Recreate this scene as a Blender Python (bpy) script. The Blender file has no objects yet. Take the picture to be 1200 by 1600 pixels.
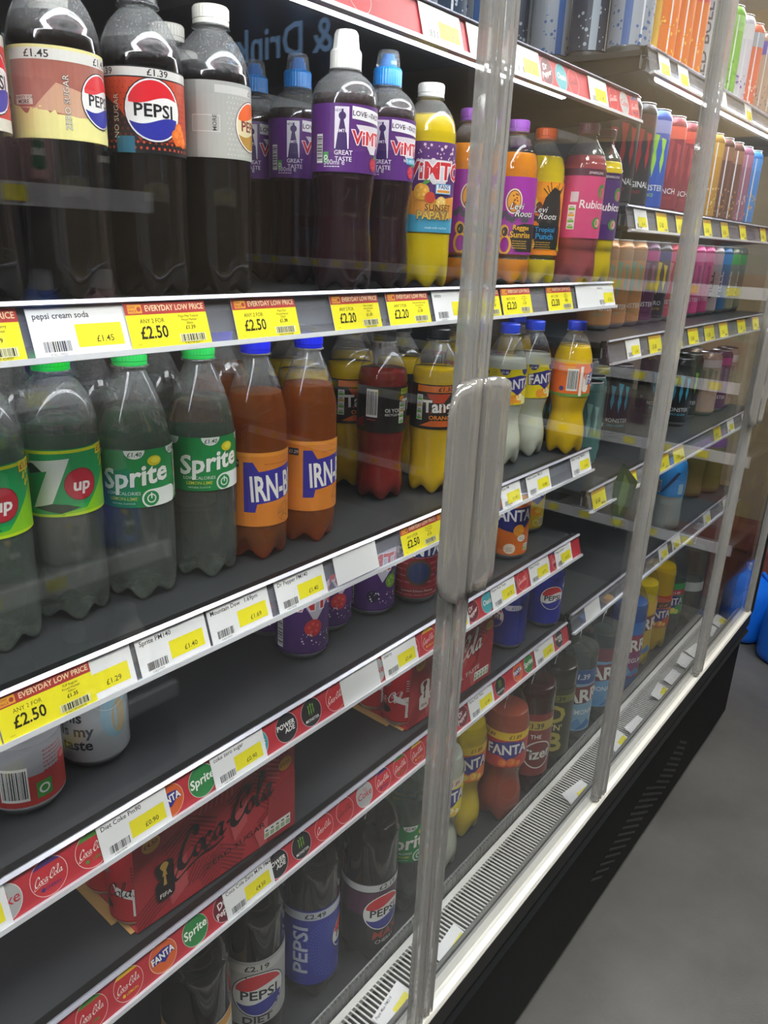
import bpy, math, random
from mathutils import Vector, Matrix
from mathutils.geometry import tessellate_polygon

random.seed(7)
sc = bpy.context.scene
COL = sc.collection
PI = math.pi

# ------------------------------------------------------------------ camera, light, exposure
CAM = Vector((0.42, 0.0, 1.45))
cam_d = bpy.data.cameras.new('camera')
cam = bpy.data.objects.new('camera', cam_d)
COL.objects.link(cam)
cx_, cy_, cz_ = Vector((0.78493, 0.61812, 0.04258)), Vector((0.23742, -0.23659, -0.94216)), Vector((-0.57229, 0.74964, -0.33246))
cam.matrix_world = Matrix(((cx_.x, -cy_.x, -cz_.x, CAM.x), (cx_.y, -cy_.y, -cz_.y, CAM.y), (cx_.z, -cy_.z, -cz_.z, CAM.z), (0, 0, 0, 1)))
cam_d.sensor_fit = 'HORIZONTAL'
cam_d.sensor_width = 36.0
cam_d.lens = 36.0 * 1210.35 / 1200.0
cam_d.clip_start = 0.01
sc.camera = cam
sc.view_settings.view_transform = 'Standard'
sc.view_settings.look = 'None'
sc.view_settings.gamma = 1.0
sc.view_settings.use_curve_mapping = False
sc.view_settings.exposure = 0.0
sc.cycles.max_bounces = 16
sc.cycles.transparent_max_bounces = 32
sc.cycles.transmission_bounces = 12
sc.cycles.glossy_bounces = 4
sc.cycles.diffuse_bounces = 3
sc.cycles.sample_clamp_indirect = 4.0
sc.cycles.caustics_reflective = False
sc.cycles.caustics_refractive = False
W = bpy.data.worlds.new('shop_interior_ambient')
sc.world = W
W.use_nodes = True
W.node_tree.nodes['Background'].inputs[0].default_value = (0.80, 0.83, 0.87, 1)
W.node_tree.nodes['Background'].inputs[1].default_value = 0.28
TUBE_E, LOW_E, CANOPY_E, PANEL_E = 26.0, 13.0, 40.0, 37.0        # emission of the fridge tubes, the unseen shelf tubes, the canopy tube and the ceiling panels

# ------------------------------------------------------------------ materials
def lin(h):
    h = h.lstrip('#')
    out = []
    for i in (0, 2, 4):
        c = int(h[i:i + 2], 16) / 255.0
        out.append(c / 12.92 if c <= 0.04045 else ((c + 0.055) / 1.055) ** 2.4)
    return tuple(out) + (1.0,)
MATS = {}
def nodes(name):
    m = bpy.data.materials.new(name)
    m.use_nodes = True
    nt = m.node_tree
    return m, nt, nt.nodes, nt.links
def mat(hexc, rough=0.42, metal=0.0, noise=0.0, nscale=40, bump=0.0, spec=0.5):
    key = (hexc, rough, metal, noise, nscale, bump, spec)
    if key in MATS: return MATS[key]
    m, nt, N, L = nodes('surface_' + hexc.lstrip('#'))
    b = N['Principled BSDF']
    b.inputs['Base Color'].default_value = lin(hexc)
    b.inputs['Roughness'].default_value = rough
    b.inputs['Metallic'].default_value = metal
    b.inputs['Specular IOR Level'].default_value = spec
    if noise or bump:
        tc = N.new('ShaderNodeTexCoord'); nz = N.new('ShaderNodeTexNoise')
        nz.inputs['Scale'].default_value = nscale; nz.inputs['Detail'].default_value = 6
        L.new(tc.outputs['Object'], nz.inputs['Vector'])
        if noise:
            mx = N.new('ShaderNodeMix'); mx.data_type = 'RGBA'
            c = lin(hexc)
            mx.inputs['A'].default_value = tuple(max(0, v * (1 - noise)) for v in c[:3]) + (1,)
            mx.inputs['B'].default_value = tuple(min(1, v * (1 + noise)) for v in c[:3]) + (1,)
            L.new(nz.outputs['Fac'], mx.inputs['Factor']); L.new(mx.outputs['Result'], b.inputs['Base Color'])
        if bump:
            bp = N.new('ShaderNodeBump'); bp.inputs['Strength'].default_value = bump; bp.inputs['Distance'].default_value = 0.002
            L.new(nz.outputs['Fac'], bp.inputs['Height']); L.new(bp.outputs['Normal'], b.inputs['Normal'])
    MATS[key] = m
    return m
def ink(hexc): return mat(hexc, 0.38)
def emit(name, col, s):
    m, nt, N, L = nodes(name)
    N.remove(N['Principled BSDF'])
    e = N.new('ShaderNodeEmission'); e.inputs[0].default_value = col + (1,); e.inputs[1].default_value = s
    L.new(e.outputs[0], N['Material Output'].inputs[0])
    return m
def schlick(N, L, f0):
    # mirror share of a clear surface, the same from either side
    g = N.new('ShaderNodeNewGeometry'); d = N.new('ShaderNodeVectorMath'); d.operation = 'DOT_PRODUCT'
    L.new(g.outputs['Normal'], d.inputs[0]); L.new(g.outputs['Incoming'], d.inputs[1])
    a = N.new('ShaderNodeMath'); a.operation = 'ABSOLUTE'; L.new(d.outputs['Value'], a.inputs[0])
    b = N.new('ShaderNodeMath'); b.operation = 'SUBTRACT'; b.inputs[0].default_value = 1.0; b.use_clamp = True; L.new(a.outputs[0], b.inputs[1])
    p = N.new('ShaderNodeMath'); p.operation = 'POWER'; p.inputs[1].default_value = 5.0; L.new(b.outputs[0], p.inputs[0])
    m = N.new('ShaderNodeMath'); m.operation = 'MULTIPLY_ADD'; m.inputs[1].default_value = 1 - f0; m.inputs[2].default_value = f0; L.new(p.outputs[0], m.inputs[0])
    return m.outputs[0]
def clear(name, tint=(1, 1, 1), ior=1.5, haze=0.0, hazecol=(0.8, 0.8, 0.8), rough=0.0, drops=0.0, scale=900, above=0.0):
    # thin clear sheet: see-through, mirror reflection by Fresnel, a little milky haze
    m, nt, N, L = nodes(name)
    N.remove(N['Principled BSDF'])
    t = N.new('ShaderNodeBsdfTransparent'); t.inputs[0].default_value = tint + (1,)
    g = N.new('ShaderNodeBsdfGlossy'); g.inputs['Roughness'].default_value = rough
    mx = N.new('ShaderNodeMixShader')
    L.new(schlick(N, L, ((ior - 1) / (ior + 1)) ** 2), mx.inputs[0]); L.new(t.outputs[0], mx.inputs[1]); L.new(g.outputs[0], mx.inputs[2])
    last = mx
    if haze or drops:
        d = N.new('ShaderNodeBsdfDiffuse'); d.inputs[0].default_value = hazecol + (1,)
        m2 = N.new('ShaderNodeMixShader'); m2.inputs[0].default_value = haze
        if drops:
            tc = N.new('ShaderNodeTexCoord'); nz = N.new('ShaderNodeTexNoise'); nz.inputs['Scale'].default_value = scale
            rp = N.new('ShaderNodeMapRange'); rp.inputs[1].default_value = 0.52; rp.inputs[2].default_value = 0.68
            rp.inputs[3].default_value = haze; rp.inputs[4].default_value = haze + drops
            L.new(tc.outputs['Object'], nz.inputs['Vector']); L.new(nz.outputs['Fac'], rp.inputs[0])
            sx = N.new('ShaderNodeSeparateXYZ'); L.new(tc.outputs['Object'], sx.inputs[0])
            st = N.new('ShaderNodeMapRange'); st.inputs[1].default_value = above; st.inputs[2].default_value = above + .012; st.inputs[3].default_value = .03; L.new(sx.outputs['Z'], st.inputs[0])
            mm = N.new('ShaderNodeMath'); mm.operation = 'MULTIPLY'; L.new(rp.outputs[0], mm.inputs[0]); L.new(st.outputs[0], mm.inputs[1]); L.new(mm.outputs[0], m2.inputs[0])
        L.new(mx.outputs[0], m2.inputs[1]); L.new(d.outputs[0], m2.inputs[2])
        last = m2
    L.new(last.outputs[0], N['Material Output'].inputs[0])
    return m
def cloudy(hexc, trans=0.5, rough=0.15):
    # cloudy soft drink: scatters light through and back, glossy skin
    key = ('cloudy', hexc, trans)
    if key in MATS: return MATS[key]
    m, nt, N, L = nodes('drink_' + hexc.lstrip('#'))
    N.remove(N['Principled BSDF'])
    d = N.new('ShaderNodeBsdfDiffuse'); d.inputs[0].default_value = lin(hexc)
    t = N.new('ShaderNodeBsdfTranslucent'); t.inputs[0].default_value = lin(hexc)
    a = N.new('ShaderNodeMixShader'); a.inputs[0].default_value = trans
    g = N.new('ShaderNodeBsdfGlossy'); g.inputs['Roughness'].default_value = rough
    f = N.new('ShaderNodeFresnel'); f.inputs[0].default_value = 1.25
    b = N.new('ShaderNodeMixShader')
    L.new(d.outputs[0], a.inputs[1]); L.new(t.outputs[0], a.inputs[2])
    L.new(f.outputs[0], b.inputs[0]); L.new(a.outputs[0], b.inputs[1]); L.new(g.outputs[0], b.inputs[2])
    L.new(b.outputs[0], N['Material Output'].inputs[0])
    MATS[key] = m
    return m
def liquid(hexc, body=0.0, bodycol='ffffff'):
    # clear drink: refracts, with an optional share of scattering body
    key = ('liquid', hexc, body)
    if key in MATS: return MATS[key]
    m, nt, N, L = nodes('drink_' + hexc.lstrip('#'))
    N.remove(N['Principled BSDF'])
    r = N.new('ShaderNodeBsdfRefraction'); r.inputs['IOR'].default_value = 1.33; r.inputs['Color'].default_value = lin(hexc); r.inputs['Roughness'].default_value = 0.02
    tr = N.new('ShaderNodeBsdfTransparent'); tr.inputs[0].default_value = lin(hexc)
    rt = N.new('ShaderNodeMixShader'); rt.inputs[0].default_value = .38; L.new(r.outputs[0], rt.inputs[1]); L.new(tr.outputs[0], rt.inputs[2])
    d0 = N.new('ShaderNodeBsdfTranslucent'); d0.inputs[0].default_value = lin(bodycol)
    d1 = N.new('ShaderNodeBsdfDiffuse'); d1.inputs[0].default_value = lin(bodycol)
    d = N.new('ShaderNodeMixShader'); d.inputs[0].default_value = .5; L.new(d0.outputs[0], d.inputs[1]); L.new(d1.outputs[0], d.inputs[2])
    a = N.new('ShaderNodeMixShader'); a.inputs[0].default_value = body
    L.new(rt.outputs[0], a.inputs[1]); L.new(d.outputs[0], a.inputs[2])
    L.new(a.outputs[0], N['Material Output'].inputs[0])
    MATS[key] = m
    return m

def ribbed(name, tint, rough, body, bodycol):
    # thick clear plastic with drawn ribs: smears what lies behind it
    m, nt, N, L = nodes(name)
    N.remove(N['Principled BSDF'])
    r = N.new('ShaderNodeBsdfTransparent'); r.inputs[0].default_value = tint + (1,)
    q = N.new('ShaderNodeBsdfRefraction'); q.inputs['IOR'].default_value = 1.25; q.inputs['Roughness'].default_value = rough; q.inputs['Color'].default_value = tint + (1,)
    d = N.new('ShaderNodeBsdfDiffuse'); d.inputs[0].default_value = lin(bodycol)
    g = N.new('ShaderNodeBsdfGlossy'); g.inputs['Roughness'].default_value = .06
    a = N.new('ShaderNodeMixShader'); a.inputs[0].default_value = .80; L.new(r.outputs[0], a.inputs[1]); L.new(q.outputs[0], a.inputs[2])
    b = N.new('ShaderNodeMixShader'); b.inputs[0].default_value = body; L.new(a.outputs[0], b.inputs[1]); L.new(d.outputs[0], b.inputs[2])
    e = N.new('ShaderNodeMixShader'); L.new(schlick(N, L, .08), e.inputs[0]); L.new(b.outputs[0], e.inputs[1]); L.new(g.outputs[0], e.inputs[2])
    L.new(e.outputs[0], N['Material Output'].inputs[0])
    return m
GLASS = clear('door_glass', (0.975, 0.985, 0.98), 1.64, 0.004)
PET = clear('clear_bottle_plastic', (0.99, 0.99, 0.99), 1.60, 0.003, (0.85, 0.87, 0.88))
PET_WET = clear('misted_bottle_plastic', (0.985, 0.99, 0.99), 1.60, 0.08, (0.88, 0.90, 0.90), 0.0, 0.24, 900, 0.176)
RAIL = clear('clear_ticket_rail', (0.93, 0.94, 0.97), 1.45, 0.10, (0.75, 0.76, 0.86))
EDGE = ribbed('clear_door_profile', (0.95, 0.945, 0.93), .10, .30, 'd6d4cf')
HANDLE = ribbed('smoky_clear_handle', (0.92, 0.915, 0.90), .10, .34, 'c2bfb9')
COVER = clear('clear_dust_cover', (0.85, 0.9, 0.95), 1.5, 0.12)
ALU = mat('c9c9cb', 0.28, 1.0)
SILVER = mat('b9bcc0', 0.33, 0.85)
CHROME = mat('dfe1ea', 0.18, 1.0)
BLACK = mat('0b0c0d', 0.5, 0, 0.2, 30)
WHITE = mat('e9ebe8', 0.4)

# ------------------------------------------------------------------ objects and meshes
def tag(o, label=None, cat=None, group=None, kind=None):
    if label: o['label'] = label
    if cat: o['category'] = cat
    if group: o['group'] = group
    if kind: o['kind'] = kind
    return o
def link(o, parent=None):
    COL.objects.link(o)
    if parent is not None: o.parent = parent
    return o
def empty(name, loc=(0, 0, 0), rz=0.0):
    o = bpy.data.objects.new(name, None)
    o.empty_display_size = 0.02
    o.location = loc; o.rotation_euler = (0, 0, rz)
    return link(o)
def mesh(name, V, F, mats, idx=None, parent=None, smooth=False, loc=None):
    me = bpy.data.meshes.new(name)
    me.from_pydata(V, [], F)
    if not isinstance(mats, (list, tuple)): mats = [mats]
    for m in mats: me.materials.append(m)
    if idx: me.polygons.foreach_set('material_index', idx)
    if smooth: me.polygons.foreach_set('use_smooth', [True] * len(me.polygons))
    me.update()
    o = bpy.data.objects.new(name, me)
    if loc: o.location = loc
    return link(o, parent)
class MB:                                   # collects shapes into one mesh
    def __init__(s): s.V = []; s.F = []; s.I = []
    def add(s, V, F, i=0):
        n = len(s.V); s.V += [tuple(v) for v in V]
        s.F += [tuple(a + n for a in f) for f in F]; s.I += [i] * len(F)
    def box(s, x0, x1, y0, y1, z0, z1, i=0, c=0.0):
        if c <= 0:
            V = [(x, y, z) for x in (x0, x1) for y in (y0, y1) for z in (z0, z1)]
            s.add(V, [(0, 1, 3, 2), (4, 6, 7, 5), (0, 4, 5, 1), (2, 3, 7, 6), (0, 2, 6, 4), (1, 5, 7, 3)], i)
            return
        # box with chamfered edges, swept along y
        P = [(x0 + c, z0), (x1 - c, z0), (x1, z0 + c), (x1, z1 - c), (x1 - c, z1), (x0 + c, z1), (x0, z1 - c), (x0, z0 + c)]
        rings = [(y0, c), (y0 + c, 0), (y1 - c, 0), (y1, c)]
        V = []
        mxx, mzz = (x0 + x1) / 2, (z0 + z1) / 2
        for y, k in rings:
            for x, z in P:
                V.append((x + (k if x < mxx else -k) * 0.5, y, z + (k if z < mzz else -k) * 0.5))
        F = []
        for r in range(3):
            for j in range(8):
                a, b = r * 8 + j, r * 8 + (j + 1) % 8
                F.append((a, a + 8, b + 8, b))
        F.append(tuple(range(8))); F.append(tuple(range(31, 23, -1)))
        s.add(V, F, i)
    def prism(s, P, a0, a1, axis='y', i=0):   # polygon P of (u,v) pulled along axis; y: (x,z)  z: (x,y)  x: (y,z)
        n = len(P)
        def pt(u, v, a): return {'y': (u, a, v), 'z': (u, v, a), 'x': (a, u, v)}[axis]
        V = [pt(u, v, a0) for u, v in P] + [pt(u, v, a1) for u, v in P]
        F = [(j, (j + 1) % n, n + (j + 1) % n, n + j) for j in range(n)]
        F += [tuple(reversed(range(n))), tuple(range(n, 2 * n))]
        s.add(V, F, i)
    def tube(s, p, q, r, n=8, i=0):
        p, q = Vector(p), Vector(q); d = (q - p).normalized()
        a = d.orthogonal().normalized(); b = d.cross(a)
        V = [tuple(c + (a * math.cos(2 * PI * k / n) + b * math.sin(2 * PI * k / n)) * r) for c in (p, q) for k in range(n)]
        F = [(k, (k + 1) % n, n + (k + 1) % n, n + k) for k in range(n)] + [tuple(reversed(range(n))), tuple(range(n, 2 * n))]
        s.add(V, F, i)
    def rev(s, prof, seg=40, i=0, rf=None, c=(0, 0, 0)):
        V = []; F = []
        for r, z in prof:
            for k in range(seg):
                th = 2 * PI * k / seg
                rr, zz = rf(th, r, z) if rf else (r, z)
                V.append((c[0] + rr * math.cos(th), c[1] + rr * math.sin(th), c[2] + zz))
        for a in range(len(prof) - 1):
            for k in range(seg):
                k2 = (k + 1) % seg
                F.append((a * seg + k, a * seg + k2, (a + 1) * seg + k2, (a + 1) * seg + k))
        s.add(V, F, i)
    def build(s, name, mats, parent=None, smooth=False, loc=None):
        return mesh(name, s.V, s.F, mats, s.I, parent, smooth, loc)
def dup(root, name=None):                   # a thing, its parts and their sub-parts
    r = root.copy(); COL.objects.link(r)
    if name: r.name = name
    for ch in root.children:
        c = ch.copy(); COL.objects.link(c); c.parent = r
        for g in ch.children:
            d = g.copy(); COL.objects.link(d); d.parent = c
    return r
def curve_pts(P, n=6):                      # smooth curve through points
    out = []
    for a in range(len(P) - 1):
        p0, p1, p2, p3 = P[max(a - 1, 0)], P[a], P[a + 1], P[min(a + 2, len(P) - 1)]
        for k in range(n):
            t = k / n
            out.append(tuple(0.5 * (2 * p1[d] + (p2[d] - p0[d]) * t + (2 * p0[d] - 5 * p1[d] + 4 * p2[d] - p3[d]) * t * t
                             + (3 * p1[d] - p0[d] - 3 * p2[d] + p3[d]) * t ** 3) for d in range(2)))
    out.append(tuple(P[-1]))
    return out

# ------------------------------------------------------------------ flat print: lettering, marks and colour fields in millimetres
GL = {}
def glyphs(s, off=0.0):
    key = (s, off)
    if key in GL: return GL[key]
    cu = bpy.data.curves.new('lettering', 'FONT')
    cu.body = s; cu.size = 1.0; cu.offset = off; cu.resolution_u = 2; cu.fill_mode = 'FRONT'
    o = bpy.data.objects.new('lettering', cu)
    me = o.to_mesh()
    me.calc_loop_triangles()
    V = [(v.co.x, v.co.y) for v in me.vertices]
    T = [tuple(t.vertices) for t in me.loop_triangles]
    o.to_mesh_clear()
    bpy.data.objects.remove(o); bpy.data.curves.remove(cu)
    GL[key] = (V, T)
    return GL[key]
_h = glyphs('H')[0]
CAPH = max(v[1] for v in _h) - min(v[1] for v in _h)
def arc(cx, cy, rx, ry=None, a0=0, a1=360, n=28):
    ry = ry if ry is not None else rx
    return [(cx + rx * math.cos(math.radians(a0 + (a1 - a0) * k / n)), cy + ry * math.sin(math.radians(a0 + (a1 - a0) * k / n))) for k in range(n + (0 if abs(a1 - a0) == 360 else 1))]
class Art:
    def __init__(s): s.P = []; s.C = []; s.n = 0
    def tris(s, V, T, col):
        ci = s.C.index(col) if col in s.C else (s.C.append(col) or len(s.C) - 1)
        s.P.append((V, T, ci, s.n)); s.n += 1
        return s
    def poly(s, pts, col):
        T = tessellate_polygon([[Vector((p[0], p[1], 0)) for p in pts]])
        return s.tris([tuple(p) for p in pts], [tuple(t) for t in T], col)
    def rect(s, x0, y0, x1, y1, col): return s.tris([(x0, y0), (x1, y0), (x1, y1), (x0, y1)], [(0, 1, 2), (0, 2, 3)], col)
    def rects(s, R, col):
        V = []; T = []
        for x0, y0, x1, y1 in R:
            n = len(V); V += [(x0, y0), (x1, y0), (x1, y1), (x0, y1)]; T += [(n, n + 1, n + 2), (n, n + 2, n + 3)]
        return s.tris(V, T, col)
    def disc(s, cx, cy, rx, col, ry=None, n=28):
        V = [(cx, cy)] + arc(cx, cy, rx, ry, n=n)
        return s.tris(V, [(0, k + 1, (k + 1) % n + 1) for k in range(n)], col)
    def ring(s, cx, cy, r, w, col, ry=None, n=32):
        ry = ry or r
        V = arc(cx, cy, r, ry, n=n) + arc(cx, cy, r - w, ry - w, n=n)
        T = []
        for k in range(n):
            k2 = (k + 1) % n
            T += [(k, k2, n + k2), (k, n + k2, n + k)]
        return s.tris(V, T, col)
    def text(s, t, x, y, h, col, al='c', b=0.0, sh=0.0, sx=1.0, rot=0, out=None, ow=0.05):
        def lay(off, c):
            V, T = glyphs(t, off)
            if not V: return
            k = h / CAPH
            xs = [v[0] for v in glyphs(t)[0]]
            lo, hi = min(xs), max(xs)
            ax = {'l': lo, 'r': hi, 'c': (lo + hi) / 2}[al]
            cr, sr = math.cos(math.radians(rot)), math.sin(math.radians(rot))
            W_ = []
            for vx, vy in V:
                px, py = ((vx - ax) * sx + vy * sh) * k, vy * k
                W_.append((x + px * cr - py * sr, y + px * sr + py * cr))
            s.tris(W_, T, c)
        if out: lay(b * .4 + ow * .62, out)
        lay(b * .4, col)
        return s
    def stroke(s, pts, w, col, nib=None):    # ribbon along a curve; nib = (angle, thin) for a broad pen
        V = []; n = len(pts)
        for k in range(n):
            a, c = pts[max(k - 1, 0)], pts[min(k + 1, n - 1)]
            dx, dy = c[0] - a[0], c[1] - a[1]; l = math.hypot(dx, dy) or 1
            ww = w
            if nib: ww = w * (nib[1] + (1 - nib[1]) * abs(math.sin(math.atan2(dy, dx) - math.radians(nib[0]))))
            V += [(pts[k][0] - dy / l * ww / 2, pts[k][1] + dx / l * ww / 2), (pts[k][0] + dy / l * ww / 2, pts[k][1] - dx / l * ww / 2)]
        T = []
        for k in range(n - 1): T += [(2 * k, 2 * k + 1, 2 * k + 3), (2 * k, 2 * k + 3, 2 * k + 2)]
        return s.tris(V, T, col)
    def barcode(s, x0, y0, x1, y1, paper='f2f2ee', seed=3, vert=False):
        rr = random.Random(seed)
        if paper: s.rect(x0, y0, x1, y1, paper)
        R = []; m = (x1 - x0) * .06; n = (y1 - y0) * .08
        p, e = (y0 + n, y1 - n) if vert else (x0 + m, x1 - m)
        unit = (e - p) / 56
        while p < e - unit:
            w = unit * rr.choice((1, 1, 2, 3))
            R.append((x0 + m, p, x1 - m, min(p + w, e)) if vert else (p, y0 + n, min(p + w, e), y1 - n))
            p += w + unit * rr.choice((1, 1, 2))
        return s.rects(R, '15161a')
    def at(s, other, dx=0, dy=0, k=1.0, rot=0):
        cr, sr = math.cos(math.radians(rot)) * k, math.sin(math.radians(rot)) * k
        for V, T, ci, n in other.P:
            s.tris([(dx + x * cr - y * sr, dy + x * sr + y * cr) for x, y in V], T, other.C[ci])
        return s
    def clip(s, lo, hi, y0=-1e9, y1=1e9):     # keep what lies between the edges of the sheet
        def cut(poly, ax, val, keep_gt):
            out = []
            for k in range(len(poly)):
                a, b = poly[k], poly[(k + 1) % len(poly)]
                ia, ib = ((a[ax] >= val) if keep_gt else (a[ax] <= val)), ((b[ax] >= val) if keep_gt else (b[ax] <= val))
                if ia: out.append(a)
                if ia != ib:
                    t = (val - a[ax]) / (b[ax] - a[ax]); out.append((a[0] + (b[0] - a[0]) * t, a[1] + (b[1] - a[1]) * t))
            return out
        NP = []
        for V, T, ci, n in s.P:
            NV = []; NT = []
            for t in T:
                p = [V[q] for q in t]
                for ax, val, g in ((0, lo, True), (0, hi, False), (1, y0, True), (1, y1, False)):
                    if p and any((q[ax] < val) if g else (q[ax] > val) for q in p): p = cut(p, ax, val, g)
                if len(p) < 3: continue
                b0 = len(NV); NV += p
                NT += [(b0, b0 + k, b0 + k + 1) for k in range(1, len(p) - 1)]
            NP.append((NV, NT, ci, n))
        s.P = NP
        return s
    def wrap(s, name, R, z0, parent, seg=48, zs=None, lift=0.00012):
        # bend round a cylinder of radius R (m), art centre at +x, v=0 at height z0
        st = 2 * PI * R * 1000 / seg
        V = []; F = []; I = []
        Rk = R
        for PV, PT, ci, n in s.P:
            r = Rk + lift + 0.00002 * n
            cache = {}
            def put(p):
                q = (round(p[0], 4), round(p[1], 4))
                if q not in cache:
                    th = p[0] / (Rk * 1000); cache[q] = len(V)
                    V.append((r * math.cos(th), r * math.sin(th), z0 + p[1] / 1000))
                return cache[q]
            for t in PT:
                pts = [PV[q] for q in t]
                ar = (pts[1][0] - pts[0][0]) * (pts[2][1] - pts[0][1]) - (pts[2][0] - pts[0][0]) * (pts[1][1] - pts[0][1])
                if ar < 0: pts.reverse()
                k0, k1 = math.floor(min(p[0] for p in pts) / st), math.ceil(max(p[0] for p in pts) / st)
                for k in range(k0, max(k1, k0 + 1)):
                    pl = pts
                    for val, g in ((k * st, True), ((k + 1) * st, False)):
                        o = []
                        for q in range(len(pl)):
                            a, b = pl[q], pl[(q + 1) % len(pl)]
                            ia, ib = ((a[0] >= val) if g else (a[0] <= val)), ((b[0] >= val) if g else (b[0] <= val))
                            if ia: o.append(a)
                            if ia != ib:
                                tt = (val - a[0]) / (b[0] - a[0]); o.append((val, a[1] + (b[1] - a[1]) * tt))
                        pl = o
                        if len(pl) < 3: break
                    if len(pl) < 3: continue
                    f = []
                    for p in pl:
                        q = put(p)
                        if q not in f: f.append(q)
                    if len(f) >= 3: F.append(tuple(f)); I.append(ci)
        return mesh(name, V, F, [ink(c) for c in s.C], I, parent)
    def flat(s, name, M, parent=None, lift=0.00012):     # M maps (u, v, w) in mm to the sheet: origin, u axis, v axis, normal
        o, u, v, nn = [Vector(q) for q in M]
        V = []; F = []; I = []
        for PV, PT, ci, n in s.P:
            b0 = len(V)
            for p in PV: V.append(tuple(o + u * p[0] / 1000 + v * p[1] / 1000 + nn * (lift + 0.00002 * n)))
            for t in PT:
                a, b, c = [PV[q] for q in t]
                ar = (b[0] - a[0]) * (c[1] - a[1]) - (c[0] - a[0]) * (b[1] - a[1])
                if abs(ar) < 1e-9: continue
                F.append(tuple(b0 + q for q in (t if ar > 0 else t[::-1]))); I.append(ci)
        return mesh(name, V, F, [ink(c) for c in s.C], I, parent)

# ------------------------------------------------------------------ marks that recur on the packs
def script_word(col, w=0.19):                # flowing script wordmark, about 7.4 units long, 2.2 high
    a = Art(); nib = (35, 0.30)
    def st(P, k=1.0, n=7): a.stroke(curve_pts([(x + y * 0.28, y) for x, y in P], n), w * k, col, nib)
    def bigC(x):
        st([(x + 1.05, 1.35), (x + 1.05, 1.75), (x + .75, 1.95), (x + .35, 1.55), (x + .05, .85), (x + .05, .2), (x + .4, -.08), (x + .85, .2), (x + 1.1, .55)], 1.55)
    bigC(0)
    st([(.1, .15), (-.25, -.35), (-.05, -.62), (.6, -.42), (1.6, -.25), (2.6, -.4), (3.2, -.28)], .8)      # tail under the letters
    def o(x): st([(x + .35, .8), (x + .05, .65), (x, .2), (x + .25, 0), (x + .52, .25), (x + .5, .65), (x + .3, .82), (x + .6, .72)], 1.0)
    o(1.05)
    st([(2.15, .65), (1.95, .85), (1.72, .55), (1.75, .1), (2.0, 0), (2.3, .3)], 1.1)
    def sa(x):
        st([(x + .5, .7), (x + .25, .82), (x, .5), (x + .05, .08), (x + .3, .08), (x + .5, .5), (x + .55, .8)], 1.05)
        st([(x + .55, .85), (x + .48, .3), (x + .6, 0), (x + .85, .2)], 1.1)
    sa(2.45)
    st([(3.3, .5), (3.55, .55)], .8, 3)
    bigC(3.75)
    st([(4.6, 1.35), (4.3, 1.2), (4.45, .75), (5.0, 1.6), (5.6, 2.15), (6.0, 2.0), (5.7, 1.75)], .55)       # loop from the second capital
    o(4.85)
    st([(5.55, .5), (5.85, 1.2), (5.95, 1.95), (5.72, 1.9), (5.62, 1.0), (5.65, .15), (5.85, 0), (6.05, .25)], 1.0)
    sa(6.15)
    return a
def globe(a, cx, cy, r, word='PEPSI', top='d8232f', bot='2a2f9a', edge='15161c', mid='f1f0ee', wcol='15161c', size=.42):
    a.disc(cx, cy, r * 1.1, edge); a.disc(cx, cy, r * 1.06, 'f4f4f2'); a.disc(cx, cy, r, mid)
    N = 24
    for sgn, col in ((1, top), (-1, bot)):
        up = []; lo = []
        for k in range(N + 1):
            x = -r + 2 * r * k / N
            wv = sgn * r * .30 + r * .12 * math.sin(PI * x / r * .9) + (r * .06 if sgn > 0 else -r * .06) * (1 - (x / r) ** 2)
            e = sgn * math.sqrt(max(0, r * r - x * x))
            if (e - wv) * sgn > 0: up.append((cx + x, cy + e)); lo.append((cx + x, cy + wv))
        if len(up) > 2:
            V = up + lo; n = len(up); T = []
            for k in range(n - 1): T += [(k, k + 1, n + k + 1), (k, n + k + 1, n + k)]
            a.tris(V, T, col)
    a.text(word, cx, cy - r * size * .5, r * size, wcol, b=.05, sx=1.12)
def traffic(a, x, y, w, h, n=4, vert=True, cols=('6cbf3f', '6cbf3f', 'e8b23a', '6cbf3f')):
    a.rect(x, y, x + w, y + h, 'e8eae4')
    for k in range(n):
        if vert: a.rect(x + w * .1, y + h * (k + .12) / n, x + w * .9, y + h * (k + .5) / n, cols[k % 4])
        else: a.rect(x + w * (k + .12) / n, y + h * .1, x + w * (k + .88) / n, y + h * .5, cols[k % 4])
    for k in range(n):
        if vert: a.rect(x + w * .25, y + h * (k + .62) / n, x + w * .75, y + h * (k + .72) / n, '3a3d3a')
        else: a.rect(x + w * (k + .25) / n, y + h * .64, x + w * (k + .75) / n, y + h * .78, '3a3d3a')
def lines(a, x, y, w, n, gap, col, th=.5, seed=1):      # rows of very small print
    rr = random.Random(seed); R = []
    for k in range(n):
        p = x; yy = y - k * gap
        while p < x + w * rr.uniform(.75, 1):
            l = rr.uniform(1.2, 3.2); R.append((p, yy, min(p + l, x + w), yy + th)); p += l + .7
    a.rects(R, col)
def fruit(a, cx, cy, r, col, hi='ffffff', leaf=None):
    a.disc(cx, cy, r, col)
    for k in range(5):
        t = 2 * PI * k / 5 + .4
        a.disc(cx + r * .5 * math.cos(t), cy + r * .5 * math.sin(t), r * .2, hi, n=10)
    if leaf: a.poly([(cx, cy + r * .9), (cx + r * .5, cy + r * 1.5), (cx + r * 1.1, cy + r * 1.2), (cx + r * .5, cy + r * .85)], leaf)
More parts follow.
